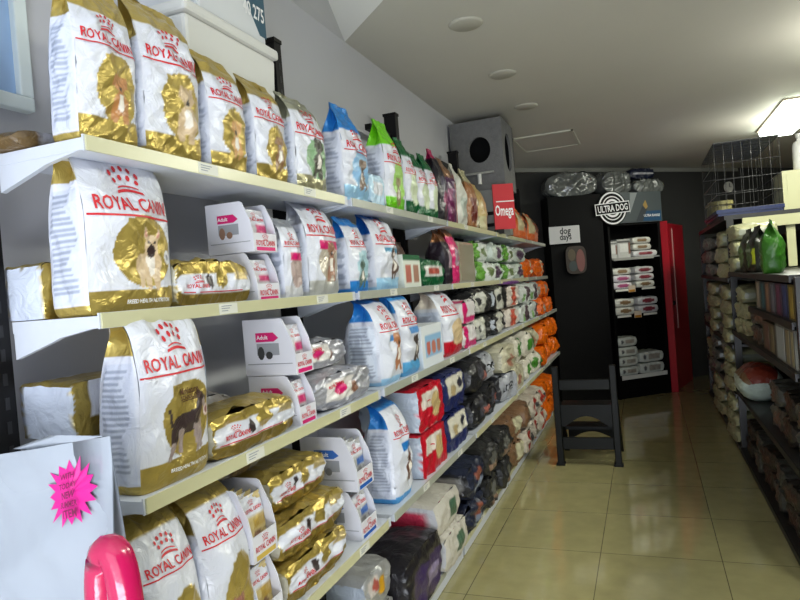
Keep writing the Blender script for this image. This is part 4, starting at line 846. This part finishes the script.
# red door leaf
t = thing('red_door_panel', 'narrow red door leaf standing open at the right of the display cabinet', 'door', (.245, 8.44, 0), math.atan2(.93, .25))
lf_ = MB().box(0, .92, -.02, .02, .0, 2.06).build('leaf', mat('red_paint', (.66, .05, .13), .35), t)
MB().box(-.03, -.001, -.05, .03, 0, 2.08).build('edge_post', mat('red_paint', (.66, .05, .13), .35), t)
MB().box(.30, .33, -.026, -.0205, .75, 2.0).build('pale_strip', mat('pale_strip', (.80, .62, .60), .4), t)
MB().box(.12, .16, -.045, -.0205, 1.05, 1.10).build('handle', M_blk, lf_)

# ================================================================ CAT TREE above the far end of the rack
t = thing('cat_tree', 'grey carpeted cat tree cube with round holes near the ceiling corner', 'cat tree', (-1.16, 4.92, LZ(1)))
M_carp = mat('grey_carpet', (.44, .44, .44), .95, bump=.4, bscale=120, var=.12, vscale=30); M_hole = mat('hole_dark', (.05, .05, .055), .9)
x0, x1, y0, y1, z0, z1 = -.20, .21, -.02, .44, .36, .90
def holed(mb, axis, c, u0, u1, v0, v1, cu, cv, ru, rv, dirn, n=32):
    """flat panel with an oval hole"""
    def P(u, v, o=0): return (c + o, u, v) if axis == 'x' else (u, c + o, v)
    inner = [(cu + ru * math.cos(2 * PI * i / n), cv + rv * math.sin(2 * PI * i / n)) for i in range(n)]; outer = []
    for i in range(n):
        a = 2 * PI * i / n; dx, dy = math.cos(a), math.sin(a)
        k = min(((u1 - cu) / dx if dx > 1e-6 else 9, (u0 - cu) / dx if dx < -1e-6 else 9)[0 if dx > 0 else 1], ((v1 - cv) / dy if dy > 1e-6 else 9, (v0 - cv) / dy if dy < -1e-6 else 9)[0 if dy > 0 else 1])
        outer.append((cu + dx * k, cv + dy * k))
    # snap nearest outer points onto the corners
    for cr in ((u0, v0), (u1, v0), (u1, v1), (u0, v1)):
        j = min(range(n), key=lambda i: (outer[i][0] - cr[0]) ** 2 + (outer[i][1] - cr[1]) ** 2); outer[j] = cr
    pts = [P(*p) for p in inner] + [P(*p) for p in outer] + [P(p[0], p[1], dirn * .02) for p in inner]
    F = [(i, (i + 1) % n, n + (i + 1) % n, n + i) for i in range(n)] + [(i, (i + 1) % n, 2 * n + (i + 1) % n, 2 * n + i) for i in range(n)]
    return mb.poly(pts, F)
mb = MB(); holed(mb, 'y', y0, x0, x1, z0, z1, .03, z0 + .31, .085, .10, 1); holed(mb, 'x', x1, y0, y1, z0, z1, .20, z0 + .30, .13, .15, -1)
mb.box(x0, x1, y1 - .02, y1, z0, z1).box(x0, x0 + .02, y0 + .001, y1 - .021, z0, z1).box(x0 + .021, x1 - .001, y0 + .001, y1 - .021, z0, z0 + .02).box(x0 + .021, x1 - .001, y0 + .001, y1 - .021, z1 - .02, z1)
mb.build('cube_house', M_carp, t)
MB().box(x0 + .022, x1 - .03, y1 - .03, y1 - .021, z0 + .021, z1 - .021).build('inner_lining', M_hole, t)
MB().tube([(.02, -.05, z0 + .04), (.02, -.05, z0 + .12)], .016, 8).build('toy_handle', M_tub, t)
MB().box(-.09, .13, -.045, -.021, z0 + .12, z0 + .135).build('ledge', mat('ledge_grey', (.62, .62, .60), .8), t)
MB().box(-.14, .10, .0, .04, 0.0, z0).build('post_panel', mat('pale_grey_carpet', (.60, .61, .60), .95, bump=.3, bscale=100), t)
MB().box(.12, .20, .10, .20, 0.0, z0).build('column', mat('column_grey', (.50, .50, .47), .9), t)
mb = MB().box(-.12, .10, -.022, -.002, .16, .185).box(-.12, .10, -.022, -.002, .07, .095); mb.build('rung', M_post, t)

# ================================================================ RIGHT-HAND RACK
M_rr = mat('dark_metal', (.13, .13, .13), .4); M_cr = mat('cream_paint', (.74, .74, .58), .5); M_se = mat('shelf_edge_steel', (.17, .17, .17), .45, .3)
RX = .62
RL = {'near': [(.04, 3.4, 5.7), (.52, 3.4, 5.7), (.99, 3.4, 5.7), (1.45, 3.4, 5.7), (1.23, 3.4, 4.75)], 'far': [(.04, 5.75, 8.3), (.46, 5.75, 8.3), (.86, 5.75, 8.3), (1.40, 5.75, 8.3)]}
LVN = ['lowest', 'second', 'third', 'highest', 'short fourth']
for part in ('near', 'far'):
    for k, (z, y0, y1) in enumerate(RL[part]):
        t = thing('shelf_board', 'dark metal shelf of the right rack, %s level in the %s section' % (LVN[k], part), 'shelf', (RX, y0, z), 0, 'shelves of the right rack')
        MB().box(.006, .60, 0, y1 - y0, -.02, 0).build('board', M_rr, t); MB().box(-.004, .0055, 0, y1 - y0, -.035, 0).build('front_edge', M_se if part == 'near' else M_rr, t)
for i, y in enumerate((3.36, 5.725, 8.33)):
    tag(MB().box(RX + .01, RX + .06, y - .02, y + .02, 0, (1.44, 1.864, 1.864)[i]).box(RX + .56, RX + .60, y - .02, y + .02, 0, (1.44, 1.864, 1.864)[i]).box(RX + .061, RX + .559, y - .012, y + .012, .02, .06).build('rack_post', M_rr),
        ['dark upright frame at the near end of right rack', 'dark upright frame in the middle of right rack', 'dark upright frame at the far end of right rack'][i], 'post')
tag(MB().box(RX + .61, RX + .63, 3.36, 8.33, 0, 1.75).build('rack_back_panel', M_rr), 'dark back panel behind the goods of the right rack', 'panel')
t = thing('rack_header', 'cream header board below the blue tray over the middle of right rack', 'header board', (RX + .12, 5.70, 1.78))
MB().box(0, .62, -.03, -.002, 0, .084).build('board', M_cr, t); MB().box(.30, .36, .001, .029, -.32, -.001).build('upright_strip', M_cr, t)
tag(MB().box(RX, RX + .62, 5.74, 8.3, 1.865, 1.90).build('canopy_shelf', M_rr), 'dark top shelf over far section of right rack', 'shelf')
tag(MB().box(0, .42, 0, .36, 0, .30).box(.03, .035, -.003, -.001, .02, .28).box(.20, .205, -.003, -.001, .02, .28).build('cream_crate', M_cr, None, (1.045, 5.76, 1.901), bevel=.004), 'cream wooden crate at the right photo edge beside the blue trayed cage', 'crate')
def pile(X, y0, y1, z0, n, h_, d_, style, key, label, group, rz=0.0, jit=.01):
    b = Bag('lie', y1 - y0, d_, h_, seed=len(key) * 3, p0=.6, p1=.4, sq=.12, crink=1.8); ms = bag_meshes(key, b, style, .014, None, 'food_bag'); random.seed(len(label))
    for k in range(n):
        pos = ('lowest', 'second lowest', 'third lowest', 'fourth lowest', 'fifth lowest')[k] if k < n - 1 or n == 1 else 'topmost'
        if n == 1: pos = 'only'
        place_bag('food_bag', ms, (X + d_ / 2 + random.uniform(-jit, jit), (y0 + y1) / 2 + random.uniform(-jit, jit), z0 + .001 + k * h_ * .99), PI + rz + random.uniform(-.10, .10), '%s bag, %s' % (pos, label), 'pet food bag', group)
CM = blocks((.66, .66, .52), [('R', 'l', -1, 1, 0, 1, (.6, .62, .55), 0), ('R', 'f', -.4, .4, .3, .7, (.66, .66, .54), 0)], end=(.56, .58, .52))
GS = blocks((.42, .43, .42, .3), [('R', 'f', -.5, .5, .2, .8, (.55, .56, .52), .2), ('E', 'f', 0, .5, .4, .15, (.45, .30, .34), 0)], end=(.5, .52, .52, .2))
specs = [('far', 0, 3, .13, ((5.80, 6.25, CM, 'cream'), (6.30, 6.80, GS, 'silver grey'), (6.85, 7.4, CM, 'cream'), (7.5, 8.2, GS, 'silver grey'))),
         ('far', 1, 3, .12, ((5.80, 6.25, CM, 'cream'), (6.30, 6.80, GS, 'silver grey'), (6.85, 7.4, GS, 'silver grey'), (7.5, 8.2, CM, 'cream'))),
         ('far', 2, 4, .12, ((5.80, 6.25, CM, 'cream'), (6.30, 6.80, GS, 'silver grey'), (6.85, 7.4, CM, 'cream'), (7.5, 8.2, GS, 'silver grey'))),
         ('far', 3, 3, .13, ((5.80, 6.25, CM, 'cream'), (6.30, 6.80, GS, 'silver grey'), (6.85, 7.4, GS, 'silver grey'), (7.5, 8.2, GS, 'silver grey')))]
for (pt, li, n, hh, cs) in specs:
    z = RL[pt][li][0]
    for j, (a, b_, st_, nm) in enumerate(cs):
        pile(RX + .0 + (.02 if j % 2 else -.03), a, b_, z, n, hh, .34, st_, 'pl%d%d%s' % (li, j, 'x' * j), '%s pile, %s from middle post, %s far shelf at right' % (nm, ('first', 'second', 'third', 'fourth')[j], LVN[li]), 'piles of bags on the far right rack')
# near section goods
DK = blocks((.20, .18, .16), [('R', 'f', -.5, .5, .2, .8, (.30, .20, .18), 0)], end=(.24, .22, .20)); DG = blocks((.30, .30, .28), [('R', 'f', -.6, .6, .3, .7, (.42, .32, .28), 0)], end=(.3, .3, .3))
for j in range(6):
    a = 3.42 + j * .38
    pile(RX + .04, a, a + .35, RL['near'][0][0], 2, .13, .36, DK if j % 2 else DG, 'nd%d' % (j % 2), '%s dark pile from near end, lowest right shelf' % CN[j], 'dark piles low on the right rack')
for j in range(5):
    a = 3.45 + j * .36
    if j >= 3: continue
    pile(RX + .05, a, a + .33, RL['near'][1][0], 2, .14, .32, (DG, DK)[j % 2], 'ne%d' % (j % 2), '%s dim pile from near end, second right shelf' % CN[j], 'dim piles on the right rack')
b = Bag('lie', .40, .30, .27, seed=9, p0=.15, p1=.15, crink=1.0, sq=.5)
ms = bag_meshes('roundbag', b, blocks((.74, .80, .76), [('R', 'r', -1, 1, 0, 1, (.50, .20, .14), 0), ('R', 'f', .55, 1, 0, 1, (.46, .34, .22), 0)], end=(.70, .76, .72)), .008, None, 'bulky_bag')
place_bag('bulky_bag', ms, (RX + .10, 5.26, .5215), PI, 'bulky glossy white bag with red top on second shelf of right rack', 'pet food bag')
def cartonbox(x, y0, y1, z, d_, h_, base, stripes, label, nm='product_box'):
    mb = MB().box(x, x + d_, y0, y1, z, z + h_, 0); ms = [mat('box_%d%d%d' % tuple(int(99 * c) for c in base), base, .55)]
    for i, (a, b_, c) in enumerate(stripes):
        mb.box(x - .002, x - .0005, y0 + (y1 - y0) * a, y0 + (y1 - y0) * b_, z + .01, z + h_ - .01, i + 1); mb.box(x + d_ * .1, x + d_ * .85, y0 - .002, y0 - .0005, z + h_ * (.15 + .2 * i), z + h_ * (.28 + .2 * i), i + 1)
        ms.append(mat('stripe_%d%d%d' % tuple(int(99 * q) for q in c), c, .5))
    return tag(mb.build(nm, ms), label, 'box')
zz = RL['near'][2][0] + .001
cartonbox(RX + .02, 3.50, 3.98, zz, .34, .19, (.42, .42, .40), ((.05, .15, (.60, .56, .42)), (.25, .4, (.55, .50, .38)), (.5, .9, (.62, .64, .64))), 'grey printed carton on third shelf of right rack near the photo edge')
cartonbox(RX + .03, 4.05, 4.45, zz, .32, .17, (.34, .30, .24), ((.1, .3, (.48, .44, .32)), (.5, .8, (.42, .30, .26))), 'brown striped carton beside the grey carton on right rack')
pile(RX + .03, 4.52, 4.95, RL['near'][2][0], 2, .12, .3, DG, 'nf1', 'grey pile right of the brown carton on third shelf of right rack', 'grey pile on the right rack')
pile(RX + .02, 5.05, 5.6, RL['near'][2][0], 3, .12, .32, CM, 'nf2', 'cream pile next to the middle post on third shelf of right rack', 'cream pile on the right rack')
zz = RL['near'][3][0] + .001
cc = [((.62, .52, .20), 'mustard'), ((.16, .22, .42), 'blue'), ((.40, .16, .30), 'plum'), ((.42, .42, .46), 'grey'), ((.55, .40, .30), 'tan'), ((.14, .34, .36), 'teal'), ((.62, .58, .50), 'cream')]
for j in range(7):
    a = 3.44 + j * .16; c, nm = cc[j]
    cartonbox(RX + .02, a, a + .14, 1.231, .20, .17, tuple(q * .62 for q in c), ((.2, .7, tuple(min(1, q * 1.0) for q in c)),), 'upright %s printed box in the row under the highest shelf of right rack' % nm, 'treat_box')
b = Bag('stand', .30, .10, .30, 0.1, .9, 0, 3, neck=.8)
ms = bag_meshes('gb1', b, blocks((.10, .12, .08), [('E', 'f', 0, .38, .75, .26, (.26, .44, .12), 0), ('R', 'f', -.5, .5, .45, .52, (.62, .66, .56), 0), ('R', 'f', .75, 1, .2, .5, (.80, .86, .16), 0)]), .01, None, 'treat_bag')
place_bag('treat_bag', ms, (RX + .08, 4.75, RL['near'][3][0]), PI, 'black topped dark green treat bag on highest shelf of right rack', 'treat bag')
ms = bag_meshes('gb2', b, blocks((.16, .18, .12), [('E', 'f', 0, .38, .75, .26, (.36, .52, .20), 0)]), .01, None, 'treat_bag')
place_bag('treat_bag', ms, (RX + .08, 5.12, RL['near'][3][0]), PI, 'smaller dull green treat bag behind the dark green one on right rack', 'treat bag')
ms = bag_meshes('gb3', b, blocks((.18, .38, .10), [('E', 'f', -.2, .7, .4, .08, (.75, .82, .70), 0), ('R', 'f', -1, -.2, 0, .3, (.72, .70, .58), 0)]), .01, None, 'treat_bag')
place_bag('treat_bag', ms, (RX + .06, 4.15, RL['near'][3][0]), PI - .2, 'bright green treat bag with pale logo on highest shelf of right rack', 'treat bag')
pile(RX + .0, 5.36, 5.66, RL['near'][3][0], 3, .12, .3, CM, 'nf3', 'cream pile by the middle post on highest shelf of right rack', 'cream pile high on the right rack')
tag(MB().lathe([(.045, 0), (.05, .015), (.05, .20), (.04, .23), (.018, .245), (.018, .27), (.023, .274), (.023, .30), (.006, .304)], 0, 0, 20).build('spray_bottle', M_tub, None, (1.21, 5.94, 2.202), smooth=True), 'white plastic bottle standing on the cream crate at the right photo edge', 'bottle')
# wire cage on blue tray
t = thing('wire_cage', 'dark wire pet cage on a blue tray on top of right rack', 'cage', (RX - .04, 5.76, 1.901))
CX, CY, CH = .46, 1.1, .58
MB().box(-.001, CX + .001, 0, CY + .001, CH + .004, CH + .010).build('cover', mat('cage_cover_grey', (.30, .31, .31), .6), t)
MB().box(0, CX, 0, CY, 0, .035).box(-.01, CX + .01, -.01, 0, .02, .05).box(-.01, 0, 0, CY, .02, .05).build('blue_tray', mat('tray_blue', (.06, .13, .32), .25), t)
wr = MB(); M_wire = mat('wire_dark_chrome', (.20, .20, .20), .35, .6)
for k in range(8):
    x = CX * k / 7; wr.tube([(x, 0, .035), (x, 0, CH)], .0014, 5); wr.tube([(x, CY, .035), (x, CY, CH)], .0014, 5)
for k in range(9):
    y = CY * k / 8; wr.tube([(0, y, .035), (0, y, CH), (CX, y, CH), (CX, y, .035)], .0014, 5)
for z in (.05, .17, .29, .42, CH): wr.tube([(0, 0, z), (CX, 0, z), (CX, CY, z), (0, CY, z)], .0022, 5, closed=True)
wr.build('wire_panels', M_wire, t)
# round white disc clock on the back wall
dirw = math.atan2(3.55, 3.68)
t = thing('round_wall_clock', 'small round white clock on the dark back wall above right rack', 'clock', (1.15, 10.0, 2.56), dirw)
MB().prism(ngon2d(0, 0, .075, 24), 'y', -.03, -.001, 0).build('clock_face', mat('clock_white', (.90, .90, .88), .4, emit=None), t)
MB().box(-.004, .004, -.033, -.0305, 0, .05).box(0, .035, -.033, -.0305, -.003, .003).build('hands', INK['dark'], t)
for k, (y, nm) in enumerate(((6.72, 'nearer'), (7.02, 'farther'))):
    o = MB().tube([(0, 0, .0), (0, 0, .20)], [.11, .10], 20).tube([(0, 0, .20), (0, 0, .235)], [.115, .115], 20).build('food_canister', [mat('canister_dull_yellow', (.42, .40, .24), .5)], None, (RX + .13, y + .45, 1.9005), smooth=False)
    tag(o, 'dull yellow lidded canister on top of the right rack, %s one' % nm, 'canister')
